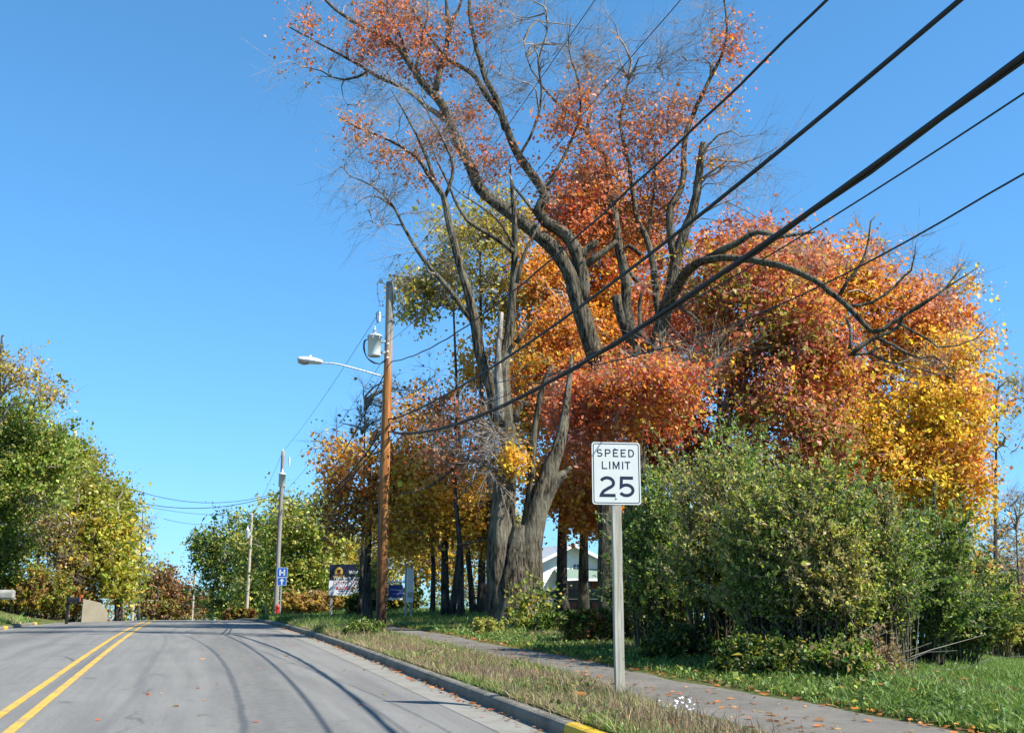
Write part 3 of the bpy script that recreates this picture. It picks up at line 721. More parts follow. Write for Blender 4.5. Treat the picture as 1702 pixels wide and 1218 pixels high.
# leaves in ragged clusters
for (cx, cy_, rx, ry, n, d) in [(665, 50, 70, 50, 75, 0), (610, 75, 25, 48, 26, -.5), (705, 100, 55, 35, 40, 0), (640, 15, 60, 30, 40, .5), (803, 22, 16, 26, 14, 0), (775, 190, 30, 22, 24, 0),
                           (728, 228, 42, 20, 28, -.4), (830, 278, 42, 32, 44, 0), (790, 245, 40, 25, 14, 0), (520, 40, 45, 35, 14, 0), (500, 90, 30, 30, 7, 0), (760, 60, 35, 40, 14, 0),
                           (935, 205, 30, 38, 36, 0), (965, 165, 30, 35, 22, 0), (960, 350, 60, 60, 100, 1), (990, 250, 40, 60, 40, .5), (1095, 645, 72, 50, 120, -3.0), (1010, 660, 60, 60, 70, -2.4), (955, 690, 50, 70, 90, -2.0)]:
    C = tB.pxblob(cx, cy_, rx, ry, n, d); D = tB.grow(C, r_base=.02); tB.fans(C, D, 5, .55, .005)
    pal = [ORR, ORG, PNK, ORR] if cy_ < 300 else ([ORR, ORG, PNK, AMB, RED] if cx > 1000 else [RED, ORG, PNK, MAR, ORR])
    if cx == 960 and cy_ == 350: pal = [ORR, ORG, RED, PNK]
    tB.foliage(C, 22 if cy_ < 320 else 42, .10 if cy_ < 320 else .12, pal, spread=.62)
Cb = np.vstack([tB.pxblob(870, 90, 90, 90, 110), tB.pxblob(940, 130, 80, 80, 80), tB.pxblob(560, 90, 80, 60, 60), tB.pxblob(640, 160, 70, 50, 45), tB.pxblob(800, 130, 80, 80, 60), tB.pxblob(720, 20, 100, 40, 60), tB.pxblob(600, 0, 70, 30, 30), tB.pxblob(860, 10, 80, 30, 50)])
Cb = Cb[np.arange(len(Cb)) % 5 < 3]; D = tB.grow(Cb, r_tip=.006, r_base=.028); tB.fans(Cb, D, 5, 1.35, .0058, K=5, spread=.6)
tB.done()

# --- second tall maple with the long bare limb to the right
tC = Tree('maple_tree', on(1048, 37), 'tall maple with broken crown stem and long bare limb reaching far right', seed=7, Y=36.5)
tC.fwd = -2.4
tC.limb([(1048, 1040), (1048, 1000), (1050, 940), (1052, 880), (1056, 800), (1060, 720), (1062, 650), (1058, 610)], 24, 17, 18, .07, n=22)
tC.limb([(1064, 660), (1066, 625), (1058, 595), (1051, 563), (1045, 535), (1041, 512), (1041, 481), (1038, 450), (1031, 422), (1025, 390), (1021, 351), (1015, 322), (1011, 295), (1010, 270), (1000, 252), (988, 243), (978, 232), (977, 210), (982, 187)], 15, 4, 14, .07, n=34)
tC.limb([(1052, 575), (1040, 545), (1030, 515), (1024, 492)], 15, 12, 14, .08)
tC.limb([(978, 232), (970, 212), (955, 196), (935, 180), (914, 159), (900, 140), (880, 110), (870, 70)], 5, 1.2, 7, .08)
tC.limb([(1062, 560), (1064, 530), (1063, 505), (1066, 488)], 6, 4, 8, .1)
tC.limb([(1068, 630), (1085, 590), (1097, 550), (1108, 510), (1117, 470), (1121, 443), (1128, 415), (1138, 385), (1152, 352), (1158, 320), (1161, 296), (1165, 262), (1169, 237)], 17, 7, 14, .07, n=28)
tC.limb([(1121, 430), (1116, 400), (1112, 365), (1116, 340), (1130, 318), (1137, 290), (1136, 259), (1140, 225), (1150, 195), (1163, 165), (1176, 140), (1188, 115), (1198, 96), (1208, 60), (1206, 20), (1200, -20)], 10, 2, 10, .07, n=30)
tC.limb([(1100, 560), (1092, 500), (1085, 440), (1076, 400), (1064, 375), (1055, 345), (1050, 310), (1046, 280), (1040, 251), (1034, 225), (1030, 200), (1040, 160), (1045, 130)], 9, 2, 10, .07, n=26)
tC.limb([(1076, 400), (1085, 340), (1090, 290), (1087, 250)], 4, 2, 7, .08)
tC.limb([(1060, 470), (1045, 450), (1030, 445)], 5, 4, 7, .08)
tC.limb([(1066, 425), (1052, 412), (1040, 408), (1034, 420)], 5, 4, 7, .08)
tC.limb([(1105, 520, 0), (1127, 475, -.4), (1148, 445, -.7), (1179, 429, -1), (1205, 413, -1.2), (1228, 403, -1.4), (1255, 386, -1.6), (1280, 389, -1.8), (1300, 393, -2), (1355, 385, -2.2)], 12, 3, 12, .07)
tC.limb([(1165, 436, -1), (1195, 429, -1.4), (1228, 430, -1.7), (1265, 435, -2), (1305, 444, -2.4), (1353, 465, -2.8), (1384, 488, -3), (1405, 505, -3.2), (1428, 530, -3.4), (1450, 551, -3.5)], 8, 5, 12, .07)
tC.limb([(1450, 551, -3.5), (1468, 548, -3.6), (1479, 538, -3.6), (1490, 532, -3.7), (1509, 520, -3.8), (1530, 505, -3.9), (1546, 496, -4), (1575, 476, -4.1), (1590, 455, -4.2), (1604, 436, -4.3)], 5, 1.2, 9, .08)
tC.limb([(1415, 590, -3.4), (1430, 575, -3.5), (1453, 562, -3.5), (1470, 555, -3.6), (1490, 545, -3.6), (1505, 522, -3.7), (1535, 508, -3.9), (1570, 480, -4), (1600, 462, -4.2), (1625, 445, -4.3)], 5, 1.2, 9, .08)
tC.limb([(1409, 509, -3.2), (1430, 508, -3.2), (1450, 503, -3.3), (1470, 490, -3.3), (1487, 476, -3.4), (1502, 460, -3.4), (1514, 450, -3.5), (1520, 425, -3.5), (1522, 405, -3.5)], 4, 1, 8, .08)
tC.limb([(1396, 490, -3), (1410, 465, -3), (1424, 450, -3.1), (1435, 430, -3.1), (1442, 409, -3.2), (1446, 372, -3.2), (1460, 355, -3.2)], 4, 1, 8, .08)
tC.limb([(1461, 564, -3.6), (1480, 572, -3.8), (1501, 583, -4), (1520, 592, -4.1), (1538, 596, -4.2), (1556, 592, -4.3), (1580, 615, -4.4)], 3.6, 1, 7, .08)
tC.limb([(1498, 540, -3.8), (1520, 552, -3.9), (1538, 561, -4), (1552, 573, -4), (1568, 579, -4.1), (1601, 572, -4.2), (1625, 560, -4.3), (1640, 545, -4.4)], 3, .8, 7, .08)
tC.limb([(1409, 590, -3.4), (1430, 588, -3.5), (1446, 587, -3.5), (1458, 575, -3.6)], 3, 3, 7, .08)
tC.limb([(1446, 587, -3.5), (1472, 601, -3.7), (1500, 606, -3.8), (1530, 614, -3.9), (1564, 624, -4)], 2.5, .8, 6, .08)
tC.limb([(1412, 580, -3.4), (1415, 555, -3.4), (1410, 540, -3.3), (1405, 525, -3.3)], 3, 2, 6, .08)
tC.limb([(1120, 500), (1145, 520), (1165, 540), (1160, 560), (1170, 590)], 5, 2, 7, .1)
for (cx, cy_, rx, ry, n, d) in [(1060, 230, 72, 75, 120, 0), (1130, 190, 60, 50, 50, 0), (1110, 290, 35, 40, 40, .5), (1215, 75, 38, 45, 34, 0), (1205, 150, 30, 40, 34, 0), (1180, 265, 18, 20, 8, 0), (985, 300, 50, 60, 60, 0),
                           (1010, 370, 70, 60, 110, 1.5), (1100, 350, 40, 45, 50, 1.5), (1020, 170, 50, 40, 26, 0), (980, 110, 30, 30, 12, 0)]:
    C = tC.pxblob(cx, cy_, rx, ry, n, d); D = tC.grow(C, r_base=.02); tC.fans(C, D, 5, .55, .005)
    tC.foliage(C, 20 if cy_ < 280 else 34, .10, [ORR, ORG, AMB] if cx > 1170 else [PNK, ORR, PNK, ORG, RUS], spread=.62)
Cb = np.vstack([tC.pxblob(1230, 260, 60, 75, 110), tC.pxblob(1060, 110, 90, 60, 90), tC.pxblob(1130, 120, 60, 60, 50), tC.pxblob(980, 90, 70, 70, 70), tC.pxblob(1170, 40, 70, 40, 40), tC.pxblob(1250, 350, 50, 30, 25), tC.pxblob(1110, 470, 30, 50, 20, -.5), tC.pxblob(1150, 600, 70, 40, 50, -2.0)])
Cb = Cb[np.arange(len(Cb)) % 5 < 3]; D = tC.grow(Cb, r_tip=.006, r_base=.028); tC.fans(Cb, D, 5, 1.35, .0058, K=5, spread=.6)
Cb = np.vstack([tC.pxblob(1445, 410, 30, 40, 18, -5.6), tC.pxblob(1520, 430, 30, 35, 14, -5.9), tC.pxblob(1590, 470, 35, 35, 18, -6.6), tC.pxblob(1540, 590, 70, 35, 22, -6.4), tC.pxblob(1340, 420, 60, 30, 14, -4.9), tC.pxblob(1620, 560, 30, 25, 8, -6.7)])
D = tC.grow(Cb, r_tip=.004, r_base=.012); tC.fans(Cb, D, 6, .75, .005)
tC.done()

# --- other trees of the grove
GR_ = 'autumn trees of the grove behind the path'
simple_tree('maple_tree', 1192, 37, 'dark red maple with olive inner leaves behind the green shrubs', 
    [(1230, 470, 100, 90, 250, .8), (1330, 560, 85, 85, 230, -.3), (1290, 690, 100, 80, 200, -.8), (1380, 620, 45, 65, 90, -.5), (1210, 600, 70, 80, 120, .5), (1350, 730, 60, 50, 90, -.8), (1290, 800, 110, 45, 120, 1), (1190, 770, 50, 60, 60, 1)], .22, 520,
    [OLV, MAR, PNK, DRD, MAR, ORR, GLD], [2.0, 2.4, 2, 1.6, 1.6, 2.2, 1.8], .14, 38, 21, None, 10, .6, bark_='bark_dark')
simple_tree('maple_tree', 1225, 42, 'rust red maple crown standing just right of the tall maples', 
    [(1230, 430, 85, 70, 150), (1320, 470, 80, 75, 160), (1170, 540, 60, 80, 110)], .2, 420, [MAR, PNK, ORG, ORR, AMB], [1.3, 2, 2, 1.5, 1.5], .15, 38, 22, None, 20, .65)
simple_tree('maple_tree', 1440, 44, 'broad orange maple with rusty top behind the long bare limb',
    [(1350, 470, 100, 85, 230), (1420, 450, 60, 50, 110), (1490, 530, 100, 90, 300), (1400, 640, 90, 90, 220), (1545, 560, 60, 78, 200)], .25, 520, [PNK, ORG, PNK, ORG, AMB, YEL], [2, 1.5, 1.5, 2.5, 2.5, 1], .15, 36, 23, None, 10, .6)
simple_tree('maple_tree', 1597, 41, 'golden yellow and orange maple with slim bare lower trunk on the lawn',
    [(1560, 690, 80, 100, 300), (1585, 630, 52, 100, 200, 1), (1600, 780, 38, 85, 120), (1500, 760, 90, 80, 230)], .19, 640, [YEL, AMB, GLD, ORG, PNK], [4, 2.5, 1.5, 1.6, .8], .14, 38, 24, None, -6, .55)
simple_tree('maple_tree', 1430, 42, 'deep yellow maple behind the shrubs, left of the slim trunk',
    [(1440, 740, 90, 90, 240), (1520, 800, 90, 70, 170), (1370, 760, 60, 60, 90), (1590, 880, 50, 60, 90), (1430, 860, 120, 50, 150), (1560, 950, 50, 40, 50)], .2, 700, [YEL, GLD, AMB, YGR], [3, 2.2, 3, .8], .14, 38, 25, None, 0, .55)
simple_tree('maple_tree', 1552, 36, 'short dark trunk under the yellow maples at the edge of the shrubs',
    [(1590, 920, 40, 45, 26)], .2, 800, [AMB, ORG, OLV], None, .13, 26, 26, None, 0, .5)
simple_tree('tree', 1650, 58, 'nearly bare tree with few yellow green leaves right of the golden maple',
    [(1655, 700, 45, 100, 60), (1680, 640, 35, 60, 26)], .16, 650, [OLV, YGR, TAN], None, .17, 12, 27, None, 10, .7, fan=8, bare=.3)
simple_tree('tree', 1694, 52, 'slender bare tree with thin upright branches at the lawn edge',
    [(1690, 850, 26, 45, 36), (1675, 880, 25, 50, 26), (1688, 832, 22, 10, 10)], .10, 880, [YGR, OLV, TAN], None, .14, 5, 28, None, -4, .6, fan=9, bare=.6, bark_='bark_dark')
# orange foliage between and below the old maples
simple_tree('maple_tree', 935, 44, 'straight dark trunk with orange crown in front of the white house',
    [(930, 560, 60, 70, 150), (900, 640, 55, 60, 110), (960, 640, 60, 70, 130), (985, 830, 60, 50, 170, -2), (920, 800, 45, 40, 80, -1)], .27, 600, [ORR, ORG, AMB, PNK, RUS], [1, 3, 2.5, 1, 1], .15, 38, 31, None, 5, .6)
simple_tree('maple_tree', 968, 46, 'grey mottled trunk right of the dark one before the white house',
    [(900, 470, 65, 60, 120, 2), (985, 560, 50, 60, 90, 2)], .24, 560, [AMB, ORG, ORR, OLV], None, .15, 36, 32, None, 0, .6, bark_='bark')
simple_tree('maple_tree', 1100, 40, 'orange red maple whose low leaves hang just behind the sign',
    [(1090, 560, 60, 60, 110), (1080, 690, 70, 55, 130, -3), (1140, 700, 50, 50, 90, -2), (1110, 770, 50, 40, 70, -1), (985, 740, 45, 45, 80, -3)], .22, 560, [RED, ORR, ORG, MAR], None, .12, 38, 33, None, -10, .5)
simple_tree('tree', 800, 48, 'thin crowned tree with pale yellow green leaves left of the old maple',
    [(790, 400, 80, 60, 180), (835, 365, 60, 50, 100), (700, 490, 52, 50, 150), (745, 465, 60, 60, 110), (830, 490, 60, 70, 100)], .2, 420, [YGR, (.52, .45, .10), YEL, TAN, OLV], [3, 3, 1.5, 1, 1], .15, 22, 34, None, 0, .6, stems=[(0, 1), (-40, .7)], fan=4, bare=.12)
simple_tree('tree', 815, 42, 'pair of dark stems close behind the split maple, left side',
    [(860, 600, 60, 70, 50), (800, 700, 60, 60, 40)], .24, 700, [AMB, OLV, ORG], None, .13, 26, 35, None, 0, .55)
simple_tree('maple_tree', 745, 43, 'yellow leaved maple with two dark stems forking from the grass',
    [(740, 830, 75, 45, 150), (700, 770, 55, 50, 80), (800, 820, 50, 50, 90), (690, 860, 40, 40, 50), (770, 870, 80, 30, 90), (830, 900, 50, 30, 50), (660, 900, 40, 25, 40)], .20, 700, [GLD, AMB, YEL, OLV, RUS], [3, 3, 2, 1.5, 1], .14, 36, 36, None, 15, .55, stems=[(-14, 1), (16, .8)])
simple_tree('maple_tree', 766, 40, 'slim pale stemmed maple with rusty leaves, nearest the path',
    [(770, 740, 45, 50, 60), (730, 690, 40, 45, 36), (790, 780, 40, 40, 40)], .14, 650, [RUS, BRN, ORR, AMB], None, .12, 26, 37, None, -8, .5, fan=4)
simple_tree('maple_tree', 719, 49, 'single thin dark trunk between the white sign and the forked maple',
    [(720, 790, 50, 50, 60), (680, 880, 40, 40, 40)], .14, 760, [GLD, RUS, OLV], None, .15, 26, 38, None, 0, .6)
simple_tree('maple_tree', 613, 44, 'brown orange maple directly behind the wooden utility pole',
    [(600, 780, 70, 50, 130), (585, 850, 55, 45, 100), (650, 850, 50, 55, 90), (670, 790, 50, 50, 80), (700, 700, 45, 55, 50)], .2, 740, [RUS, GLD, ORG, AMB, BRN], [2.5, 3, 1.5, 2, 1.5], .14, 34, 39, None, 0, .55, fan=3)
simple_tree('tree', 598, 52, 'bare spindly tree rising above the brown maple by the pole',
    [(570, 740, 50, 40, 60), (610, 690, 40, 55, 60), (640, 660, 35, 30, 16), (680, 650, 50, 60, 50)], .12, 680, [(.10, .12, .03), GLD], None, .16, 4, 40, None, 10, .6, fan=9, bare=.55)
simple_tree('tree', 600, 66, 'dark leafy tree shading the board with the phone number',
    [(624, 962, 22, 44, 80, -8), (640, 940, 36, 50, 60), (608, 1004, 20, 12, 20, -8)], .22, 870, [OLV, GRN, GLD, DGR], None, .14, 32, 41, None, 10, .5)
simple_tree('maple_tree', 1010, 50, 'orange red crown filling the space behind the tall maples', 
    [(960, 440, 75, 80, 210), (1040, 400, 75, 80, 200), (1000, 520, 90, 80, 220), (1090, 500, 60, 80, 130), (930, 620, 70, 60, 140), (1060, 620, 80, 60, 150), (975, 330, 45, 50, 60)], .3, 400, [ORG, AMB, ORR, RED, GLD], [2.5, 2, 2, 1, 1], .17, 36, 30, None, 10, .7)
simple_tree('maple_tree', 880, 52, 'amber crown seen between the stems of the split maple', 
    [(880, 560, 60, 70, 130), (870, 680, 70, 60, 140), (930, 780, 60, 40, 90), (780, 620, 45, 50, 40)], .25, 480, [AMB, GLD, ORG, OLV], [2.5, 2, 2, 1], .17, 34, 44, None, 0, .7)
# background beyond the grove, seen between the trunks
simple_tree('tree', 690, 95, 'pale orange tree far behind the white sign',
    [(690, 880, 60, 70, 200), (770, 900, 60, 60, 170), (720, 940, 60, 40, 110), (830, 860, 50, 50, 100), (640, 900, 50, 50, 110)], .2, 850, [GLD, YEL, TAN, YGR], None, .26, 22, 42, None, 0, 1.1)
simple_tree('tree', 845, 90, 'distant grey green bush glimpsed right of the thin trunks',
    [(790, 985, 45, 25, 60), (720, 1000, 60, 12, 50)], .15, 960, [LGR, GRN, TAN], None, .22, 20, 43, None, -50, .9)

# --- beyond the crest, right side of the road
simple_tree('tree', 375, 135, 'dark green tree with yellowing top, last on the right before the crest', 
    [(380, 930, 52, 68, 280), (345, 905, 28, 26, 50), (400, 1000, 65, 32, 150)], .3, 900, [DGR, GRN, LGR, YGR], [2.4, 3, 2, 2], .32, 34, 51, None, 0, 1.2)
simple_tree('tree', 440, 122, 'green tree behind the grey pole with yellow tinged leaves', 
    [(440, 915, 52, 68, 260), (450, 990, 55, 38, 150)], .3, 880, [GRN, LGR, YGR, YGR], None, .34, 34, 52, None, 0, 1.1)
simple_tree('tree', 495, 84, 'bright yellow green tree between the grey pole and the phone board', 
    [(500, 880, 58, 58, 260), (520, 950, 55, 50, 200), (470, 960, 40, 50, 130)], .25, 860, [YGR, LGR, (.50, .48, .09), GRN], [3, 2.5, 2.5, 1], .24, 34, 53, None, 0, .95)
simple_tree('tree', 565, 88, 'yellow green tree partly behind the phone board', 
    [(565, 930, 50, 60, 210), (600, 960, 45, 50, 120)], .25, 880, [YGR, LGR, GLD, OLV], None, .24, 32, 54, None, 0, .95)
simple_tree('tree', 265, 170, 'round brown oak low beyond the crest of the road', 
    [(265, 985, 44, 48, 240), (305, 998, 25, 30, 80), (240, 1010, 25, 20, 40)], .5, 960, [BRN, RUS, (.16, .11, .045), OLV], None, .42, 32, 55, None, 0, 1.6)
simple_tree('tree', 335, 180, 'small blue green tree in the gap beyond the crest', 
    [(340, 1005, 22, 25, 60)], .2, 990, [GRN, DGR], None, .4, 24, 56, None, 0, 1.6)

# --- left bank
simple_tree('tree', -25, 54, 'tall green tree at the left edge with thin golden top', 
    [(20, 725, 65, 60, 230), (0, 810, 80, 80, 260), (70, 760, 60, 55, 190), (-40, 680, 60, 80, 120)], .25, 640, [GRN, LGR, YGR, LGR], [1.6, 2.5, 3, 1.5], .15, 44, 61, None, 0, .55)
simple_tree('tree', -20, 52, 'wispy golden branches reaching above the green tree at the left', 
    [(20, 620, 45, 40, 60), (75, 650, 38, 20, 30), (-20, 590, 40, 40, 40)], .2, 560, [GLD, TAN, YEL, OLV], None, .15, 16, 62, None, 25, .6, fan=5)
simple_tree('tree', 95, 63, 'yellow green leaning tree beside the grey bare thicket', 
    [(105, 775, 65, 58, 290), (165, 835, 45, 55, 190), (60, 830, 50, 60, 150), (120, 880, 70, 60, 200)], .22, 780, [YGR, (.40, .40, .06), LGR, OLV], [2.5, 3, 2.5, 1.5], .16, 44, 63, None, 10, .6)
simple_tree('tree', 150, 66, 'red tipped tree showing above the yellow green crowns', 
    [(165, 805, 36, 20, 40), (140, 775, 40, 26, 26)], .2, 790, [RED, ORR, OLV], None, .18, 16, 64, None, 0, .6, fan=6, bare=.4)
simple_tree('tree', 200, 62, 'yellow green tree nearest the crest on the left bank', 
    [(180, 880, 40, 62, 260), (196, 950, 25, 40, 120), (150, 910, 50, 55, 200)], .22, 850, [YGR, (.46, .44, .06), LGR, (.6, .5, .07)], [3, 3, 2, 1], .19, 42, 65, None, -6, .65)
simple_tree('tree', 205, 67, 'small yellow and orange maple beside the concrete wall', 
    [(196, 950, 30, 38, 70), (200, 990, 22, 22, 30)], .12, 920, [YGR, YEL, LGR, ORG], None, .15, 32, 66, None, 0, .5)
simple_tree('tree', 60, 60, 'tangled thicket of grey bare branches with sparse yellow leaves', 
    [(75, 855, 70, 60, 150), (110, 920, 60, 50, 120), (30, 880, 50, 60, 70)], .12, 800, [OLV, GLD, BRN, TAN], None, .11, 18, 67, None, 10, .5, stems=[(-60, .7), (0, 1), (50, .8), (90, .6)], fan=8)
simple_tree('tree', 232, 75, 'thin sparse tree leaning over the road past the left bank', 
    [(238, 880, 22, 45, 30), (245, 930, 22, 20, 10)], .1, 850, [YGR, OLV], None, .2, 7, 68, None, 4, .6, fan=8, bare=.3)
simple_tree('tree', -40, 57, 'dark green leafy tree low at the left edge behind the grey mailbox', 
    [(10, 890, 50, 50, 170), (0, 935, 50, 35, 110)], .15, 880, [GRN, LGR, DGR, YGR], None, .12, 34, 69, None, 0, .5)
# ================================================================== SHRUB BELT
SG = 'green shrubs between the path and the red maple'
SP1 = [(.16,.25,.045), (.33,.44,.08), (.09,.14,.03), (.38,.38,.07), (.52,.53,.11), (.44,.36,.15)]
def P_(a): return a
shrub(1105, 20.5, 62, 790, 'green shrub just right of the speed sign post, pierced by sky', SP1, [3, 2.5, 2, 2, 1, .6], 90, 71, .07)
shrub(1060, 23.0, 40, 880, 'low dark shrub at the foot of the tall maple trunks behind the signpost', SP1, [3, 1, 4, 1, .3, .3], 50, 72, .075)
shrub(1205, 18.5, 75, 728, 'tallest green shrub with upright feathery shoots under dark red leaves', SP1, [3, 3, 2, 2, 1.5, .8], 120, 73, .062, stems_dead=6)
shrub(1290, 16.8, 72, 775, 'yellowing shrub in the middle of the belt beside the path', SP1, [2.2, 3, 1.5, 2, 2.4, 1.2], 120, 74, .058, stems_dead=18)
shrub(1375, 16.2, 72, 790, 'olive green shrub with tangled dry stems showing at its base', SP1, [3, 2, 2, 2.5, 2.2, 1.5], 120, 75, .058, stems_dead=22)
shrub(1455, 16.8, 62, 815, 'bluish green shrub near the open lawn with red leaved vine low down', SP1, [4, 2, 3, 1, .8, .5], 110, 76, .055, stems_dead=22)
shrub(1525, 18.5, 52, 845, 'dark green shrub at the right end of the belt', SP1, [4, 1.5, 4, 1, .3, .2], 90, 77, .058, lean=.6, stems_dead=10)
shrub(1590, 21.5, 38, 905, 'spiky dark green shrub reaching over the lawn from the slim trunk', SP1, [3, 1, 4, .6, .2, .2], 40, 78, .07, lean=1.0, arch=.1)
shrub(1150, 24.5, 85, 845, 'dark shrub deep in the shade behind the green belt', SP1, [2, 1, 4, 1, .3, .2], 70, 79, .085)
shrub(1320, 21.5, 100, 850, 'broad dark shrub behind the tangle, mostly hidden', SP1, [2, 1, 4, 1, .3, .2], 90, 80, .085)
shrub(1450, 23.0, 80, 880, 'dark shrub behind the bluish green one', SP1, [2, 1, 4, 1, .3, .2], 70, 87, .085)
# low growth at the feet of the shrubs and trees
shrub(1400, 14.6, 60, 1075, 'low weedy green plants spilling onto the path edge', [GRN, LGR, DGR, TAN], [3, 3, 1, 1], 90, 81, .06, name='weed_clump', arch=.1, hj=(.25, 1.0), depth=.7, low=.05)
shrub(1250, 15.6, 60, 1060, 'low weeds in shade where the dark shrubs meet the path', [GRN, DGR, OLV], [2, 3, 1], 70, 82, .06, name='weed_clump', arch=.1, hj=(.25, 1.0), depth=.7, low=.05)
shrub(1130, 18.6, 60, 1040, 'low shaded weeds right of the sign post behind the path', [GRN, DGR, OLV], [2, 3, 1], 70, 83, .06, name='weed_clump', arch=.1, hj=(.25, 1.0), depth=.7, low=.05)
shrub(1460, 15.4, 40, 1055, 'pale dry weed clump at the sunny corner of the shrubs', [TAN, (.34, .26, .17), BRN, OLV], [3, 3, 1, 1], 34, 84, .04, per=12, name='weed_clump', arch=.0, hj=(.2, 1.0), depth=.5, low=.2, stems_dead=14)
shrub(985, 23.5, 50, 1015, 'leafy green brush under the trunks before the white house', [GRN, DGR, LGR, RUS], [3, 3, 1.5, .8], 70, 85, .08, arch=.8)
shrub(905, 27.5, 18, 1022, 'small bush with yellow tips right of the split maple', [GRN, LGR, YGR, RUS], [3, 2, 1.5, .8], 50, 86, .085, arch=.8)
shrub(806, 28.2, 20, 1028, 'small sunlit weed clump left of the split maple', [YGR, LGR, TAN], [2, 2, 1], 34, 88, .07, name='weed_clump')
shrub(606, 28.6, 30, 1036, 'tall green goldenrod weeds at the foot of the utility pole', [GRN, LGR, (.16, .15, .06)], [3, 2, 1.5], 80, 89, .06, name='weed_clump', arch=.1)
shrub(640, 60, 60, 975, 'low dark hedge beyond the banner', [DGR, OLV, GRN], [3, 2, 2], 60, 90, .16, name='hedge')
shrub(600, 57, 24, 992, 'rounded dark bush at the foot of the phone board', [DGR, DGR, OLV], [3, 2, 1], 60, 91, .14)
shrub(1640, 46, 40, 960, 'yellow green bush behind the slim trunk on the lawn edge', [YGR, LGR, OLV], [3, 2, 1], 80, 92, .14)
shrub(1690, 50, 36, 985, 'brown thicket at the far right lawn edge', [BRN, RUS, OLV, TAN], [3, 1, 1, 1], 70, 93, .13, stems_dead=12)
simple_tree('tree', 1655, 75, 'tawny leafless wood edge tree beyond the lawn', [(1665, 950, 60, 60, 120), (1700, 900, 40, 50, 50)], .15, 900, [TAN, OLV, BRN, GLD], None, .2, 14, 94, None, 0, 1.0, fan=8)
simple_tree('tree', 1710, 70, 'tawny leaning tree with pale trunk at the far right edge', [(1705, 960, 40, 60, 70)], .13, 900, [TAN, BRN, GLD], None, .2, 12, 95, None, 0, 1.0, fan=8, bark_='bark_pale')
shrub(520, 72, 55, 985, 'dry straw coloured brush on the mound below the yellow green tree', [TAN, GLD, RUS, OLV], [3, 1.5, 1, 1], 110, 96, .13, arch=.3)
shrub(400, 92, 26, 1008, 'low brush at the foot of the tan pole', [RUS, OLV, DGR], [1, 1, 1], 40, 97, .18)
shrub(45, 58, 70, 950, 'mixed olive brush along the top of the left bank', [OLV, LGR, GLD, BRN], [2, 2, 1, 1], 130, 98, .12)
shrub(120, 61, 42, 960, 'russet and yellow brush behind the black mailbox', [RUS, YGR, OLV, BRN], [2, 2, 1, 1], 90, 99, .13)

# ================================================================== GRASS AND LITTER
def blades(name, X, Y, h, w, pal, wts, lean=.5, seed=3, seg=True):
    rng = np.random.default_rng(seed); n = len(X); Z = H(X, Y)
    a = rng.random(n)*2*np.pi; hh = h*rng.lognormal(0, .35, n); ww = w*rng.uniform(.6, 1.4, n)
    d = np.stack([np.cos(a), np.sin(a), np.zeros(n)], 1); l = rng.normal(0, lean, (n, 2))*hh[:, None]
    B = np.stack([X, Y, Z-.01], 1); tip = B+np.stack([l[:, 0], l[:, 1], hh], 1); mid = B+np.stack([l[:, 0]*.3, l[:, 1]*.3, hh*.6], 1)
    V = np.stack([B-d*ww[:, None], B+d*ww[:, None], mid-d*ww[:, None]*.7, mid+d*ww[:, None]*.7, tip], 1).reshape(-1, 3)
    i = np.arange(n)*5; f4 = np.stack([i, i+1, i+3, i+2], 1); f3 = np.stack([i+2, i+3, i+4], 1)
    pal = np.asarray(pal, float); wts = np.asarray(wts, float)/sum(wts)
    f = .5+.3*np.sin(X*1.3+Y*.5)+.22*np.sin(Y*2.1+X*3.3)+rng.normal(0, .22, n)
    idx = np.clip(np.searchsorted(np.cumsum(wts), np.clip(f, 0, .999)), 0, len(pal)-1)
    C = np.repeat(pal[idx]*rng.lognormal(0, .25, n)[:, None], 5, 0)
    me = np_mesh(name, V, [f4, f3], C); return tag(link(name, me, M['blade']), kind='stuff')
rg = np.random.default_rng(17)
def st_pts(n, s0, s1, t0, t1, bias=1.0):
    s = s0+(s1-s0)*rg.random(n)**bias; t = rg.uniform(t0, t1, n); return xy(s, t)
STRAW = (.42, .33, .19); HAY = (.32, .25, .14); G1 = (.12, .20, .04); G2 = (.21, .30, .065); G3 = (.06, .105, .025); PURP = (.22, .15, .12)
X, Y = st_pts(60000, 6, 34, 3.86, 5.4, 1.5); s_, t_ = st(X, Y); k_ = t_ < path_edge(s_)-.02; X, Y = X[k_], Y[k_]; o = blades('verge_grass', X, Y, .085, .0042, [G1, G2, HAY, G2, STRAW, PURP], [2.2, 1.8, 1.8, 1.2, 1.7, 1.1], .55, 3); tag(o, 'mixed green and straw grass on the strip between kerb and path')
X, Y = st_pts(6500, 7, 40, 3.9, 4.95, 1.3); s_, t_ = st(X, Y); k_ = t_ < path_edge(s_)-.1; X, Y = X[k_], Y[k_]; o = blades('verge_seedheads', X, Y, .15, .0032, [STRAW, HAY, PURP, TAN], [2, 2, 1.5, 1], .32, 4); tag(o, 'dry seed heads standing in the verge grass')
X, Y = st_pts(26000, 30, 62, 3.86, 5.4, 1.2); blades('verge_grass', X, Y, .16, .010, [G1, G3, G2, HAY], [2, 2, 2, 1], .5, 5)
X, Y = st_pts(60000, 5, 42, 6.72, 9.2, 1.5); blades('grove_edge_grass', X, Y, .085, .006, [G1, G2, G3, G2, HAY], [2, 2, 1.4, 1, .8], .6, 6)
X, Y = st_pts(36000, 26, 75, 6.8, 17, 1.1); blades('grove_grass', X, Y, .12, .016, [G1, G2, G3, (.2, .3, .06)], [2, 2, 1, 1], .6, 7)
n = 110000; Yr = 9+45*rg.random(n)**1.9; Xr = Yr*rg.uniform(.33, .62, n)
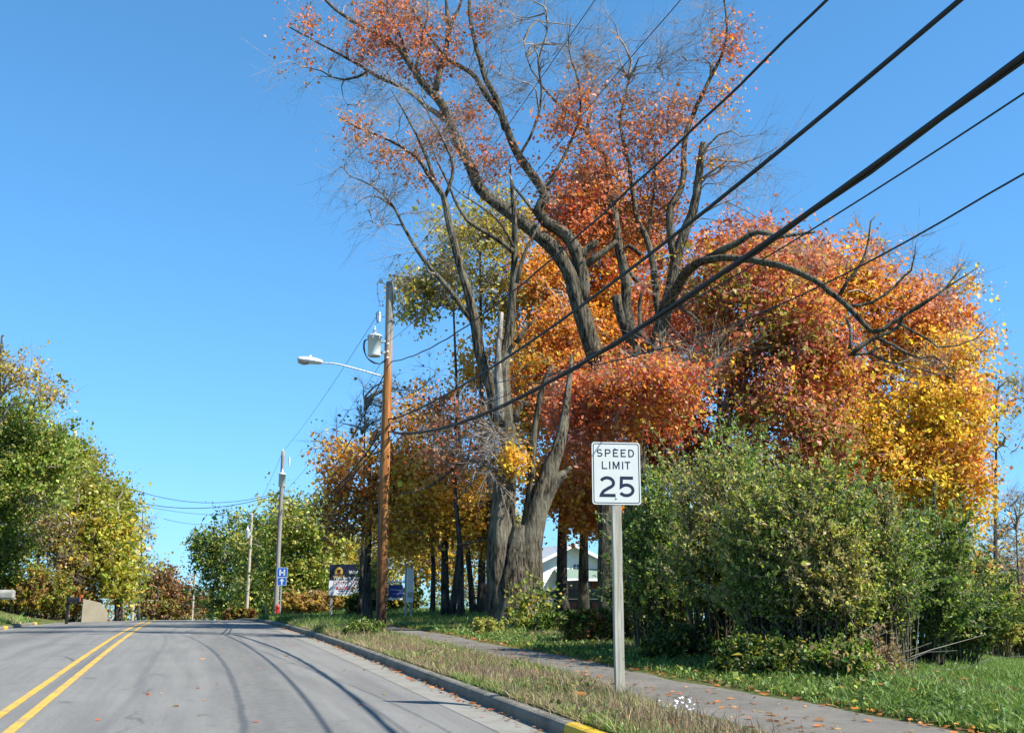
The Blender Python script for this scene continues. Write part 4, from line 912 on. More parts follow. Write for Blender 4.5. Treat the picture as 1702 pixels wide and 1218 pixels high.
k = st(Xr, Yr)[1] > 6.75; blades('lawn_grass', Xr[k], Yr[k], .085, .007, [G1, G2, (.15, .27, .05), G2, (.12, .2, .05)], [2, 2, 2, 1.5, .8], .7, 8)
X, Y = st_pts(30000, 33, 56, -15, -6.6); blades('bank_grass', X, Y, .12, .018, [G1, G2, (.15, .26, .05), HAY], [2, 2, 2, .5], .6, 9)
# blades hanging over the kerb, and low broad-leaved weeds
X, Y = st_pts(9000, 6, 45, 3.77, 3.88, 1.3); blades('kerb_edge_grass', X, Y, .10, .0045, [G1, G2, HAY, STRAW], [2, 2, 1.5, 1], 1.0, 12)
wg = Geo(); X, Y = st_pts(9000, 6, 36, 3.86, 5.2, 1.4); q_ = np.sin(X*3.1)+np.sin(Y*2.3+X); s_, t_ = st(X, Y); k_ = (q_ > .7) & (t_ < path_edge(s_)-.12); X, Y = X[k_], Y[k_]
V, Ft, C_ = leaves_geo(np.stack([X, Y, H(X, Y)+rg.random(len(X))*.09], 1), .05, [G1, G3, G2, OLV], [3, 2, 2, .5], rg, up=1.0); wg.add(V, Ft, C_)
X, Y = st_pts(9000, 6, 36, 6.7, 8.2, 1.4); V, Ft, C_ = leaves_geo(np.stack([X, Y, H(X, Y)+rg.random(len(X))*.10], 1), .055, [G1, G3, G2, OLV], [3, 3, 2, .5], rg, up=1.0); wg.add(V, Ft, C_)
tag(link('verge_weeds', wg.mesh('verge_weeds'), M['blade']), kind='stuff')
# fallen leaves
g = Geo()
def litter(n, s0, s1, t0, t1, zo, bias=1.4, size=.075):
    X, Y = st_pts(n, s0, s1, t0, t1, bias); s, t = st(X, Y)
    z = np.where((t > -6.3) & (t < 3.66), surf_z(s, t)+.012, H(X, Y)+zo)
    V, Ft, C = leaves_geo(np.stack([X, Y, z], 1), size, [RUS, ORG, BRN, ORR, TAN], [2, 1.4, 2, 1, 1.4], rg)
    zc = np.repeat(z, 4); V[:, 2] = zc+(V[:, 2]-zc)*.28; g.add(V, Ft, C)
litter(420, 8, 46, 3.42, 3.64, .012, 1.2, .07); litter(380, 6, 40, 6.5, 6.85, .03, 1.3, .075); litter(260, 6, 40, 5.3, 5.7, .03, 1.3, .07); litter(70, 8, 45, -1, 3.3, .01); litter(260, 5, 40, 5.2, 6.6, .035); litter(350, 6, 40, 6.5, 7.1, .05)
litter(260, 7, 40, 3.9, 5.1, .07); litter(220, 10, 40, 6.9, 10, .10)
tag(link('fallen_leaves', g.mesh('fallen_leaves'), M['leaf']), kind='stuff')
# white asters near the kerb
ast = empty('aster_plant', tuple(GR(1132, 1196)), 'small clump of white asters in the verge right of the sign post', 'flower')
fg = Geo(); sg = Geo(); base = np.array(ast.location)
for i in range(26):
    p = base+np.array((rg.normal(0, .11), rg.normal(0, .16), 0)); p[2] = float(H(p[0], p[1])); hgt = rg.uniform(.08, .2)
    q = p+np.array((rg.normal(0, .03), rg.normal(0, .03), hgt)); V, Fq = many_tubes(np.array([[p, (p+q)/2, q]]), np.array([.0025]), np.array([.0018])); sg.add(V, Fq)
    n_ = np.array((-.25, -.6, .75))+rg.normal(0, .3, 3); n_ /= np.linalg.norm(n_); u = np.cross(n_, (1, 0, 0.)); u /= np.linalg.norm(u); v = np.cross(n_, u); R = .014
    ang = np.linspace(0, 2*np.pi, 20, endpoint=False); rr = np.where(np.arange(20) % 2 == 0, R, R*.55)
    V = np.vstack([q+n_*.003, q+np.cos(ang)[:, None]*u*rr[:, None]+np.sin(ang)[:, None]*v*rr[:, None]])
    fg.add(V, np.array([(0, 1+j, 1+(j+1) % 20) for j in range(20)]))
tag(link('flower_heads', fg.mesh('flower_heads'), M['flower'], ast), kind='stuff'); tag(link('stems', sg.mesh('stems'), M['twig'], ast), kind='stuff')

# ================================================================== LETTERING
def arc(cx, cz, rx, rz, a0, a1, n=16):
    return [(cx+rx*math.cos(math.radians(a)), cz+rz*math.sin(math.radians(a))) for a in np.linspace(a0, a1, n)]
def ribbon(mb, P, w, y=0, f=lambda x, z: (x, z)):
    P = np.array([f(*p) for p in P], float); n = len(P); T = np.gradient(P, axis=0)
    L = []; R = []
    for i in range(n):
        a = P[i]-P[i-1] if i else P[1]-P[0]; b = P[i+1]-P[i] if i < n-1 else a
        a = a/np.linalg.norm(a); b = b/np.linalg.norm(b); m = a+b; m = m/(np.linalg.norm(m)+1e-9); nn = np.array((-m[1], m[0])); k = w/2/max(.4, np.dot(nn, (-a[1], a[0])))
        L.append(P[i]+nn*k); R.append(P[i]-nn*k)
    vs = [(p[0], y, p[1]) for p in L]+[(p[0], y, p[1]) for p in R]
    mb.add(vs, [(i, i+1, n+i+1, n+i) for i in range(n-1)])
GL = {
 'S': (.72, [arc(.36, .70, .27, .23, 28, 255, 20)+arc(.36, .28, .29, .215, 75, -152, 20)]),
 'P': (.72, [[(.075, 0), (.075, 1)], [(.075, .925), (.40, .925)]+arc(.40, .69, .25, .235, 85, -85, 12)+[(.40, .455), (.075, .455)]]),
 'E': (.68, [[(.075, 0), (.075, 1)], [(.075, .925), (.68, .925)], [(.075, .52), (.56, .52)], [(.075, .075), (.68, .075)]]),
 'D': (.74, [[(.075, 0), (.075, 1)], [(.075, .925), (.34, .925)]+arc(.34, .5, .325, .425, 85, -85, 16)+[(.34, .075), (.075, .075)]]),
 'L': (.66, [[(.075, 1), (.075, 0)], [(.075, .075), (.66, .075)]]), 'I': (.15, [[(.075, 0), (.075, 1)]]),
 'M': (.86, [[(.075, 0), (.075, 1)], [(.785, 0), (.785, 1)], [(.10, .96), (.43, .14), (.76, .96)]]), 'T': (.70, [[(.35, 0), (.35, 1)], [(0, .925), (.70, .925)]]),
 'H': (.74, [[(.1, 0), (.1, 1)], [(.64, 0), (.64, 1)], [(.1, .5), (.64, .5)]]),
 '2': (.80, [arc(.38, .675, .325, .25, 155, -25, 18)+[(.60, .50), (.40, .40), (.20, .28), (.10, .15), (.075, .075), (.80, .075)]]),
 '5': (.80, [[(.74, .925), (.14, .925), (.115, .50)][:3]+arc(.38, .335, .345, .255, 118, -150, 22)]),
}
def glyph(mb, ch, x0, z0, h, w, sw, y):
    gw, strokes = GL[ch]
    for P in strokes: ribbon(mb, P, sw, y, lambda x, z: (x0+x/gw*w, z0+z*h))
def text_mesh(name, s, size, mat, parent, loc, align='CENTER', sx=1.0, bold=0.0, rot=(math.pi/2, 0, 0)):
    cu = bpy.data.curves.new('text', 'FONT'); cu.body = s; cu.size = size; cu.align_x = align; cu.align_y = 'CENTER'; cu.offset = bold; cu.extrude = .001
    o = bpy.data.objects.new('text', cu); COL.objects.link(o); bpy.context.view_layer.update()
    me = bpy.data.meshes.new_from_object(o.evaluated_get(bpy.context.evaluated_depsgraph_get())); bpy.data.objects.remove(o)
    me.materials.clear(); me.materials.append(mat)
    ob = link(name, me, None, parent, False); ob.location = loc; ob.rotation_euler = rot; ob.scale = (sx, 1, 1); return ob
def rrect(w, h, r, n=8):
    P = []
    for cx, cz, a in ((w/2-r, h/2-r, 0), (-w/2+r, h/2-r, 90), (-w/2+r, -h/2+r, 180), (w/2-r, -h/2+r, 270)): P += arc(cx, cz, r, r, a, a+90, n)
    return P

# --- speed limit sign
bp = on(1027, 12.93)
sgn = empty('speed_limit_sign', tuple(bp), 'white SPEED LIMIT 25 sign on weathered wooden post in the verge', 'road sign', rz=math.radians(9))
pc = [(-.055, -.045), (.055, -.045), (.055, .045), (-.055, .045)]
mb = MB(); 
Zs = np.linspace(-.15, 2.70, 14)
for z in Zs: mb.V += [(x+RNG.normal(0, .0012), y+RNG.normal(0, .0012), z) for x, y in pc]
mb.F += [(i*4+k, i*4+(k+1) % 4, (i+1)*4+(k+1) % 4, (i+1)*4+k) for i in range(13) for k in range(4)]+[(0, 3, 2, 1), (52, 53, 54, 55)]
mb.build('post', M['post'], sgn, bevel=.004)
SZ = 2.235+.381
mb = MB(); mb.prism(rrect(.61, .762, .038), -.0495, -.0465)
mb.V = [(x, y, z+SZ) for x, y, z in mb.V]; pl = mb.build('panel', M['sign_white'], sgn)
mb = MB(); R1 = rrect(.579, .731, .030); R2 = rrect(.559, .711, .022); n = len(R1)
mb.add([(x, -.0505, z+SZ) for x, z in R1]+[(x, -.0505, z+SZ) for x, z in R2], [(i, (i+1) % n, n+(i+1) % n, n+i) for i in range(n)]); mb.build('border', M['sign_ink'], pl)
def sX(p): return (p-557)/795*.61
def sZ(p): return SZ+(560-p)/970*.762
for ch, a, b in (('S', 240, 335), ('P', 374, 470), ('E', 507, 595), ('E', 634, 720), ('D', 760, 855)):
    mb = MB(); glyph(mb, ch, sX(a), sZ(305), .094, sX(b)-sX(a), .0150, -.0506); mb.build('letter', M['sign_ink'], pl)
for ch, a, b in (('L', 320, 410), ('I', 442, 460), ('M', 500, 612), ('I', 654, 672), ('T', 697, 790)):
    mb = MB(); glyph(mb, ch, sX(a), sZ(497), .095, sX(b)-sX(a), .0150, -.0506); mb.build('letter', M['sign_ink'], pl)
for ch, a, b in (('2', 280, 538), ('5', 595, 848)):
    mb = MB(); glyph(mb, ch, sX(a), sZ(928), .252, sX(b)-sX(a), .0385, -.0506); mb.build('numeral', M['sign_ink'], pl)
for z in (sZ(172), sZ(948)):
    MB().lathe([(.012, -.050), (.012, -.053), (.007, -.056), (.007, -.058)], (sX(548), 0, z), 12, 'y').build('bolt', M['bolt'], sgn)

# ================================================================== UTILITY POLES
def pole(px, Y, topy, r0, r1, label, mat, name='utility_pole', t_fix=None, group=None):
    b = on(px, Y); z1 = PT(px, topy, Y)[2]; h = z1-b[2]
    root = empty(name, tuple(b), label, 'utility pole', group); rng = np.random.default_rng(int(px))
    P = np.array([(0.0+.03*math.sin(k*2.2)*k, 0, -.3+(h+.3)*k) for k in np.linspace(0, 1, 30)]); R = np.linspace(r0, r1, 30)
    V, Fq = tube_np(P, R, 20, .012, rng); g = Geo(); g.add(V, fixtri(Fq)); link('shaft', g.mesh('shaft', True), mat, root, False)
    return root, b, h
def sag(A, B, sg_, r, name, label, cat='cable', n=24, mat='cable', group=None):
    A = np.array(A, float); B = np.array(B, float); u = np.linspace(0, 1, n)[:, None]
    P = A*(1-u)+B*u; P[:, 2] -= 4*sg_*(u*(1-u))[:, 0]
    V, Fq = tube_np(P, np.full(n, r), 6); g = Geo(); g.add(V, fixtri(Fq))
    return tag(link(name, g.mesh(name, True), M[mat]), label, cat, group)
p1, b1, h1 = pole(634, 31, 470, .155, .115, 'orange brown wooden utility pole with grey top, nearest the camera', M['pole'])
LT = np.array((-CA, -SA, 0.))         # across the road, towards the left
def z1y(py, Y=31): return PT(640, py, Y)[2]-b1[2]
# pole-top fittings
MB().tube([(0, 0, h1-.16), (-.18, -.02, h1-.02), (-.26, -.02, h1+.03)], .018).tube([(.02, .0, h1-.2), (.14, .02, h1-.05), (.02, .0, h1+.05), (-.1, 0, h1+.03)], .016).build('bracket', M['galv'], p1, smooth_=True)
MB().lathe([(.02, 0), (.07, .01), (.075, .05), (.05, .07), (.065, .10), (.03, .13)], (-.26, -.02, h1-.02), 14).build('insulator', M['porcelain'], p1, smooth_=True)
for zz in (z1y(574), z1y(587), z1y(597)):
    MB().lathe([(.022, -.03), (.045, -.02), (.045, .02), (.022, .03)], (.02, -.19, zz), 12).build('insulator', M['porcelain'], p1, smooth_=True)
    MB().tube([(.02, -.10, zz), (.02, -.22, zz), (.02, -.22, zz+.06)], .012).build('bracket', M['galv'], p1)
MB().tube([(-.11, -.1, .1), (-.135, -.08, 3), (-.12, -.08, z1y(715)), (-.10, -.08, z1y(640))], .014).build('ground_wire', M['bare_wire'], p1)
MB().tube([(-.26, -.02, h1+.1), (-.35, -.02, h1+.02), (-.36, -.02, h1-.35), (-.25, 0, z1y(520)+.2), (-.33, -.02, z1y(508))], .006).tube([(-.12, 0, h1+.12), (-.2, 0, h1+.18), (-.3, 0, h1+.13)], .006).build('jumper_wire', M['bare_wire'], p1)
for yy in (697, 718):
    MB().tube([(.08, -.1, z1y(yy)), (.26, -.16, z1y(yy)), (.30, -.3, z1y(yy)+.04)], .022).build('cable_clamp', M['black'], p1)
# fuse cutout
fc = np.array((-.27, -.04, z1y(528)))
cut = empty('fuse_cutout', tuple(b1+fc), 'small fuse cutout hanging above the round transformer tank', 'fuse')
MB().lathe([(.025, -.16), (.045, -.14), (.03, -.11), (.045, -.08), (.03, -.05), (.045, 0), (.03, .03), (.045, .07), (.03, .10), (.045, .13), (.02, .17)], (0, 0, 0), 12).build('insulator', M['porcelain'], cut, smooth_=True)
MB().tube([(-.06, 0, -.17), (-.10, 0, .12), (-.02, 0, .19)], .015).build('fuse_tube', M['black'], cut)
MB().tube([(0, 0, 0), (.16, .03, .03)], .014).build('bracket', M['galv'], cut)
# transformer
tc = np.array((-.385, -.12, z1y(594)))
tr = empty('transformer', tuple(b1+tc), 'pale grey round transformer tank hung on the nearest pole', 'transformer')
MB().lathe([(.17, 0), (.195, .015), (.20, .04), (.20, .60), (.205, .60), (.205, .615)], n=28).build('tank', M['tank'], tr, smooth_=True)
MB().lathe([(.228, .605), (.228, .635), (.20, .665), (.06, .70)], n=28).build('lid', M['tank'], tr, smooth_=True)
MB().lathe([(.05, .69), (.065, .72), (.045, .74), (.065, .77), (.04, .80), (.055, .82), (.018, .86), (.014, .95)], n=14).build('bushing', M['porcelain'], tr, smooth_=True)
for z in (.14, .48): MB().box((.24, .07, z), (.20, .10, .07)).build('bracket', M['tank'], tr, bevel=.008)
for a in (-150, -95, -40): MB().box((.215*math.cos(math.radians(a)), .215*math.sin(math.radians(a)), .56), (.04, .04, .09)).build('clamp', M['galv'], tr, bevel=.005)
for dx in (0, .03):
    MB().tube([tuple(p) for p in catmull(np.array([(-.19, -.05, .52), (-.27-dx, -.06, .47), (-.29-dx, -.06, .25), (-.22, -.06, -.02), (-.02, -.05, -.17-dx), (.2, -.03, -.22), (.33, -.0, -.10-dx)]), 26)], .014).build('lead', M['black'], tr, smooth_=True)
MB().tube([(.0, 0, .95), (.04, 0, 1.02), (.10, .04, 1.06), (.11, .07, 1.12)], .006).build('wire', M['bare_wire'], tr)
# street lamp on its arm
a0 = b1+np.array((-.12, -.05, z1y(626))); Lh = PT(533, 603, 30.4); Lt = PT(494, 598, 30.2)
lam = empty('street_lamp', tuple(a0), 'white cobra head street lamp reaching left on a thin arm', 'street lamp')
A = catmull(np.array([a0, a0*.6+Lh*.4+np.array((0, 0, .05)), a0*.25+Lh*.75+np.array((0, 0, .07)), Lh]), 20)
MB().tube([tuple(p-a0) for p in A], .024).build('arm', M['galv'], lam, smooth_=True)
ax = (Lt-Lh); ln = np.linalg.norm(ax); ax = ax/ln; sd = np.cross((0, 0, 1), ax); sd /= np.linalg.norm(sd); upv = np.cross(ax, sd)
def lamp_shell(lo, hi, x0, x1, wd, fn):
    V = []; nX, nA = 12, 14
    for i in range(nX):
        u = i/(nX-1); x = x0+(x1-x0)*u
        for k in range(nA):
            a = math.radians(lo+(hi-lo)*k/(nA-1)); w_, h_ = fn(u)
            V.append(tuple(Lh-a0+ax*x*ln+sd*w_*math.cos(a)+upv*h_*math.sin(a)))
    Fq = [(i*nA+k, i*nA+k+1, (i+1)*nA+k+1, (i+1)*nA+k) for i in range(nX-1) for k in range(nA-1)]+[(i*nA, (i+1)*nA, (i+1)*nA+nA-1, i*nA+nA-1) for i in range(nX-1)]
    Fq += [tuple(range(nA)), tuple((nX-1)*nA+k for k in range(nA))]
    return MB().add(V, Fq)
prof = lambda u: (.06+.11*math.sin(math.pi*min(1, u*.62+.12)) if u < .97 else .07, .05+.085*math.sin(math.pi*min(1, .15+u*.7)))
lamp_shell(0, 180, -.05, 1.0, 1, prof).build('housing', M['lamp_paint'], lam, smooth_=True)
lamp_shell(180, 360, .0, .5, 1, lambda u: (prof(u*.5)[0]*.97, .045+.03*u)).build('ballast_cover', M['lamp_paint'], lam, smooth_=True)
lamp_shell(180, 360, .5, .97, 1, lambda u: (prof(.5+u*.47)[0]*.95, .05+.075*math.sin(math.pi*(.15+.75*u)))).build('lens', M['glass_lamp'], lam, smooth_=True)
c = Lh-a0+ax*.45*ln+np.array((0, 0, .11)); MB().lathe([(.035, 0), (.04, .05), (.03, .08)], tuple(c), 12).build('photocell', M['lamp_paint'], lam)

p2, b2, h2 = pole(459, 69, 750, .16, .12, 'tall grey weathered utility pole with tank near its top, beside the hospital sign', M['oldpole'])
MB().lathe([(.02, 0), (.07, .02), (.06, .1), (.03, .14)], (0, 0, h2), 12).build('insulator', M['porcelain'], p2)
t2 = empty('transformer', tuple(b2+np.array((.12, -.42, PT(463, 801, 69)[2]-b2[2]-.35))), 'pale transformer tank on the grey middle pole', 'transformer')
MB().lathe([(.17, 0), (.22, .04), (.22, .80), (.25, .80), (.25, .84), (.1, .93), (.05, .95), (.06, 1.1), (.03, 1.15)], n=18).build('tank', M['tank'], t2, smooth_=True)
MB().tube([(.0, .0, 1.1), (.12, .0, 1.6), (.42, 0, 1.9)], .015).lathe([(.05, 1.4), (.06, 1.7), (.05, 1.95)], (.42, 0, 0), 8).build('fuse', M['porcelain'], t2)
MB().box((0, .25, .5), (.1, .2, .5)).build('bracket', M['tank'], t2)
MB().tube([(0, 0, PT(463, 834, 69)[2]-b2[2]), (.55, -.1, PT(463, 833, 69)[2]-b2[2]+.1)], .03).build('bracket', M['galv'], p2)
p3, b3, h3 = pole(411, 110, 853, .17, .13, 'tan utility pole with small white tank, third along the right side', M['tanpole'])
t3 = empty('transformer', tuple(b3+np.array((-.25, -.35, PT(408, 895, 110)[2]-b3[2]))), 'small white transformer tank on the tan pole', 'transformer')
MB().lathe([(.17, 0), (.22, .04), (.22, .85), (.25, .9), (.1, 1.0), (.05, 1.2)], n=16).build('tank', M['tank'], t3, smooth_=True)
MB().box((.2, .2, .5), (.25, .2, .3)).build('bracket', M['tank'], t3)
p4, b4, h4 = pole(321, 165, 953, .17, .13, 'most distant utility pole, seen in the gap past the crest', M['tanpole'])
p5, b5, h5 = pole(100, 64, 716, .15, .11, 'utility pole rising out of the trees on the left bank', M['tanpole'])
# far lamp beyond the crest
bq = on(222, 112); fl = empty('street_lamp', tuple(bq), 'small distant street lamp on a pale pole beyond the crest', 'street lamp')
zt = PT(222, 917, 112)[2]-bq[2]
MB().tube([(0, 0, -.3), (0, 0, zt)], [.15, .10], 10).build('pole', M['tanpole'], fl)
ex = PT(239, 913, 112)-bq; MB().tube([(0, 0, zt-.3), tuple(ex)], .04).build('arm', M['galv'], fl)
MB().lathe([(.02, -.45), (.16, -.3), (.2, 0), (.15, .35), (.05, .45)], tuple(ex+np.array((.3, 0, 0))), 10, 'x').build('housing', M['lamp_paint'], fl, smooth_=True)

# ---------------- overhead lines, in the vertical plane of the pole line
NRM = np.array((CA, SA))
def plane_pt(px, py, tt):
    r = ray(px, py); k = tt/(NRM @ r[:2]); p = np.array((0, 0, EYE))+r*k; return p
T1 = st(b1[0], b1[1])[1]
def line_from_px(pts, tt, r, name, label, mat='cable', wob=0, s0=-10, zoff=0, cat='cable', attach=None, s1=None):
    Q = [plane_pt(px, py, tt) for px, py in pts]; S = np.array([st(q[0], q[1])[0] for q in Q]); Z = np.array([q[2] for q in Q])
    sp = st(b1[0], b1[1])[0]
    w = np.ones(len(S))
    if attach: S = np.append(S, sp); Z = np.append(Z, PT(645, attach, 31)[2]); w = np.append(w, 4)
    c = np.polyfit(S, Z, 2 if len(S) < 5 else 3, w=w)
    ss = np.linspace(sp, max(s0, S.min()-9), 70); zz = np.polyval(c, ss)
    m = ss < S.min(); c2 = np.polyfit(S, Z, 2, w=w); off = np.polyval(c, S.min())-np.polyval(c2, S.min()); zz[m] = (np.polyval(c2, ss)+off)[m]
    X_, Y_ = xy(ss, tt); P = np.stack([X_, Y_, zz+zoff], 1)
    if wob:
        ph = ss*3.2; P[:, 2] += wob*np.sin(ph); P[:, :2] += (wob*np.cos(ph))[:, None]*NRM
    V, Fq = tube_np(P, np.full(len(P), r), 8); g = Geo(); g.add(V, fixtri(Fq)); return tag(link(name, g.mesh(name, True), M[mat]), label, cat)
ta = T1+.22
line_from_px([(663, 690), (760, 645), (1000, 490), (1280, 250), (1450, 122), (1607, 0)], ta, .023, 'overhead_cable', 'thick black cable leaving the pole at a clamp, upper of the two heavy ones', attach=697)
line_from_px([(800, 690), (940, 615), (1100, 520), (1370, 340), (1560, 195), (1702, 88)], ta, .023, 'overhead_cable', 'lowest heavy black cable from the pole, upper strand of its pair', attach=718)
line_from_px([(800, 690), (940, 615), (1100, 520), (1370, 340), (1560, 195), (1702, 88)], ta+.03, .017, 'overhead_cable', 'thinner strand lashed under the lowest heavy black cable', wob=.010, zoff=-.036, attach=718)
line_from_px([(730, 572), (784, 535), (863, 475), (948, 402), (1012, 347), (1154, 218), (1320, 52), (1372, 0)], T1+.1, .015, 'overhead_cable', 'twisted black service cable crossing the crown of the tall maples', wob=.007, attach=601)
line_from_px([(780, 299), (903, 122), (990, 0)], T1, .0065, 'overhead_wire', 'thin bare wire from the pole top, highest of all', 'bare_wire', attach=472)
line_from_px([(673, 547), (980, 177), (1058, 85), (1132, 0)], T1, .0065, 'overhead_wire', 'thin bare wire starting beside the transformer tank', 'bare_wire', attach=568)
line_from_px([(1272, 429), (1400, 350), (1540, 262), (1702, 155)], ta, .008, 'overhead_wire', 'thin dark wire running below the heavy cables at upper right', attach=735)
line_from_px([(933, 616), (1074, 590), (1143, 567), (1250, 525), (1376, 466), (1435, 437), (1597, 350), (1702, 290)], ta, .008, 'overhead_wire', 'lowest thin wire crossing the dark red maple and the sky at right', attach=745)
def zp(py, Y, px=500): return PT(px, py, Y)[2]
P1 = lambda py, dx=0: (b1[0]+dx, b1[1], zp(py, 31, 640)); P2 = lambda py, dx=0: (b2[0]+dx, b2[1], zp(py, 69, 462)); P3 = lambda py: (b3[0], b3[1], zp(py, 110, 411)); P5 = lambda py: (b5[0], b5[1], zp(py, 64, 100))
sag(P1(520, -.3), P2(750), .25, .009, 'overhead_wire', 'thin wire from the nearest pole sloping down to the grey pole top', mat='bare_wire')
sag(P1(600, -.15), P2(822), .35, .008, 'overhead_wire', 'thin second wire between the nearest pole and the grey pole', mat='bare_wire')
sag(P1(612), P2(836, .5), 1.3, .018, 'overhead_cable', 'twisted cable hanging deeply between nearest pole and grey pole')
sag(P1(716, -.1), P2(833, .5), 1.1, .026, 'overhead_cable', 'heavy cable from the nearest pole down to the grey pole bracket')
sag(P1(730, -.1), P2(853, .1), 1.0, .022, 'overhead_cable', 'lowest cable between nearest pole and grey pole')
sag(P2(750), P3(853), .4, .012, 'overhead_wire', 'thin wire from grey pole top to tan pole top', mat='bare_wire')
sag(P2(836), P3(880), .6, .022, 'overhead_cable', 'cable between the grey pole and the tan pole')
sag(P3(853), (b4[0], b4[1], zp(955, 165, 321)), .6, .016, 'overhead_wire', 'far wire from tan pole to the most distant pole', mat='bare_wire')
sag(P2(817), P5(765), 1.5, .018, 'overhead_cable', 'uppermost cable crossing the road to the left bank')
sag(P2(819), P5(796), 1.35, .022, 'overhead_cable', 'middle cable crossing the road to the left bank')
sag(P2(853), P5(806), .75, .013, 'overhead_cable', 'straightest cable crossing the road to the left bank')
sag(P3(856), (b5[0]-4, b5[1]+30, zp(862, 94, 100)), .7, .018, 'overhead_cable', 'far cable crossing the road beyond the others')

# ================================================================== SIGNS AND SMALL THINGS BY THE ROAD
# hospital sign
hb = on(467, 64); hz = empty('hospital_sign', tuple(hb), 'blue hospital H sign with arrow plate beneath on steel post', 'road sign', rz=math.radians(8))
zH = PT(467, 951, 64)[2]-hb[2]; zA = PT(467, 966, 64)[2]-hb[2]
MB().box((-.02, .03, (zH+.3)/2-.1), (.07, .04, zH+.5)).build('post', M['galv'], hz)
def plate(zc, w, h, parent):
    mb = MB(); mb.prism(rrect(w, h, .04), -.012, 0); mb.V = [(x, y, z+zc) for x, y, z in mb.V]; pl = mb.build('plate', M['sign_blue'], parent)
    mb = MB(); R1 = rrect(w-.03, h-.03, .03); R2 = rrect(w-.07, h-.07, .02); n = len(R1)
    mb.add([(x, -.016, z+zc) for x, z in R1]+[(x, -.016, z+zc) for x, z in R2], [(i, (i+1) % n, n+(i+1) % n, n+i) for i in range(n)]); mb.build('border', M['sign_white'], pl); return pl
pl = plate(zH, .64, .60, hz); mb = MB(); glyph(mb, 'H', -.17, zH-.18, .36, .34, .085, -.018); mb.build('letter', M['sign_white'], pl)
pl = plate(zA, .56, .50, hz); mb = MB(); ribbon(mb, [(0, zA-.18), (0, zA+.02)], .085, -.018); mb.add([(-.14, -.018, zA+.02), (.14, -.018, zA+.02), (0, -.018, zA+.19)], [(0, 1, 2)]); mb.build('arrow', M['sign_white'], pl)
# hydrant
hy = on(462, 66); hyd = empty('fire_hydrant', tuple(hy), 'red fire hydrant at the foot of the grey pole', 'hydrant')
MB().lathe([(.16, 0), (.16, .05), (.11, .07), (.11, .55), (.14, .57), (.13, .66), (.06, .74), (.03, .76), (.03, .80)], n=16).build('barrel', M['red'], hyd, smooth_=True)
MB().lathe([(.06, -.2), (.06, .2)], (0, 0, .42), 10, 'x').build('outlet', M['red'], hyd)
MB().lathe([(.075, -.2), (.075, -.08)], (0, 0, .40), 10, 'y').build('outlet', M['red'], hyd)
# marker post
mpz = on(443, 84); MBp = MB().box((0, 0, .45), (.16, .12, 1.1)); mo = MBp.build('marker_post', M['post'], None, bevel=.01); mo.location = tuple(mpz); tag(mo, 'short pale wooden post in the grass left of the hospital sign', 'post')
# phone board
qb = on(578, 60); bd = empty('advertising_board', tuple(qb), 'black and white two part board with phone number, half hidden by leaves', 'sign', rz=math.radians(3))
k60 = 60/F; zc1 = PT(578, 951, 60)[2]-qb[2]; zc2 = PT(578, 976, 60)[2]-qb[2]; BW = 62*k60
MB().box((0, 0, zc1), (BW, .06, 26*k60)).build('upper_panel', M['sign_ink'], bd); MB().box((0, 0, zc2), (BW, .06, 24.5*k60)).build('lower_panel', M['white_board'], bd)
for x in (-BW/2+.15, BW/2-.15): MB().box((x, .1, zc2/2), (.12, .12, zc2*1.05+.4)).build('post', M['post'], bd)
ox = -BW/2+15*k60; mb = MB(); ribbon(mb, arc(ox, zc1+.03, .165, .20, -35, 215, 22), .13, -.036); mb.build('horseshoe_emblem', M['yellow_print'], bd)
mb = MB(); mb.add([(ox-.08, -.035, zc1-.12), (ox+.08, -.035, zc1-.12), (ox+.08, -.035, zc1+.04), (ox, -.035, zc1+.12), (ox-.08, -.035, zc1+.04)], [(0, 1, 2, 3, 4)]); mb.build('hut_emblem', M['brickred'], bd)
text_mesh('lettering', 'SHED CITY', .13, M['yellow_print'], bd, (ox, -.036, zc1-.22), bold=.006)
text_mesh('lettering', 'WIN', .24, M['sign_white'], bd, (ox+.82, -.036, zc1+.0), bold=.012)
text_mesh('lettering', '608.963.7836', .27, M['sign_white'], bd, (.0, -.036, zc1-.36), bold=.012, sx=1.12)
text_mesh('lettering', 'D.MITCHELL', .26, M['red_print'], bd, (-.02, -.036, zc2+.24), bold=-.002, sx=1.15)
mb = MB(); mb.prism(rrect(1.05, .15, .07), -.040, -.034); mb.V = [(x-.15, y, z+zc2-.03) for x, y, z in mb.V]; mb.build('red_bar', M['red_print'], bd)
text_mesh('lettering', 'FAMILY TAX', .15, M['white_board'], bd, (-.15, -.044, zc2-.03), bold=.006)
text_mesh('lettering', '608-377-1100', .13, M['sign_ink'], bd, (-.1, -.036, zc2-.20), bold=.003)
mb = MB(); ribbon(mb, [(-.62+.02*i, zc2-.33+.012*math.sin(i*1.7)) for i in range(56)], .02, -.036); mb.build('small_print', M['sign_ink'], bd)
# pale two-post sign seen edge on
wb = on(681, 44); ws = empty('notice_board', tuple(wb), 'pale blank board on two posts turned nearly edge on beside the path', 'sign', rz=math.radians(78))
MB().box((0, 0, PT(680, 972, 44)[2]-wb[2]), (.85, .05, 1.38)).build('panel', M['white_board'], ws, bevel=.006)
MB().box((0, -.03, PT(680, 988, 44)[2]-wb[2]), (.75, .015, .22)).build('lower_stripe', M['mail_tan'], ws)
for x in (-.38, .38): MB().box((x, .05, 1.0), (.09, .09, 2.3)).build('post', M['post'], ws, bevel=.005)
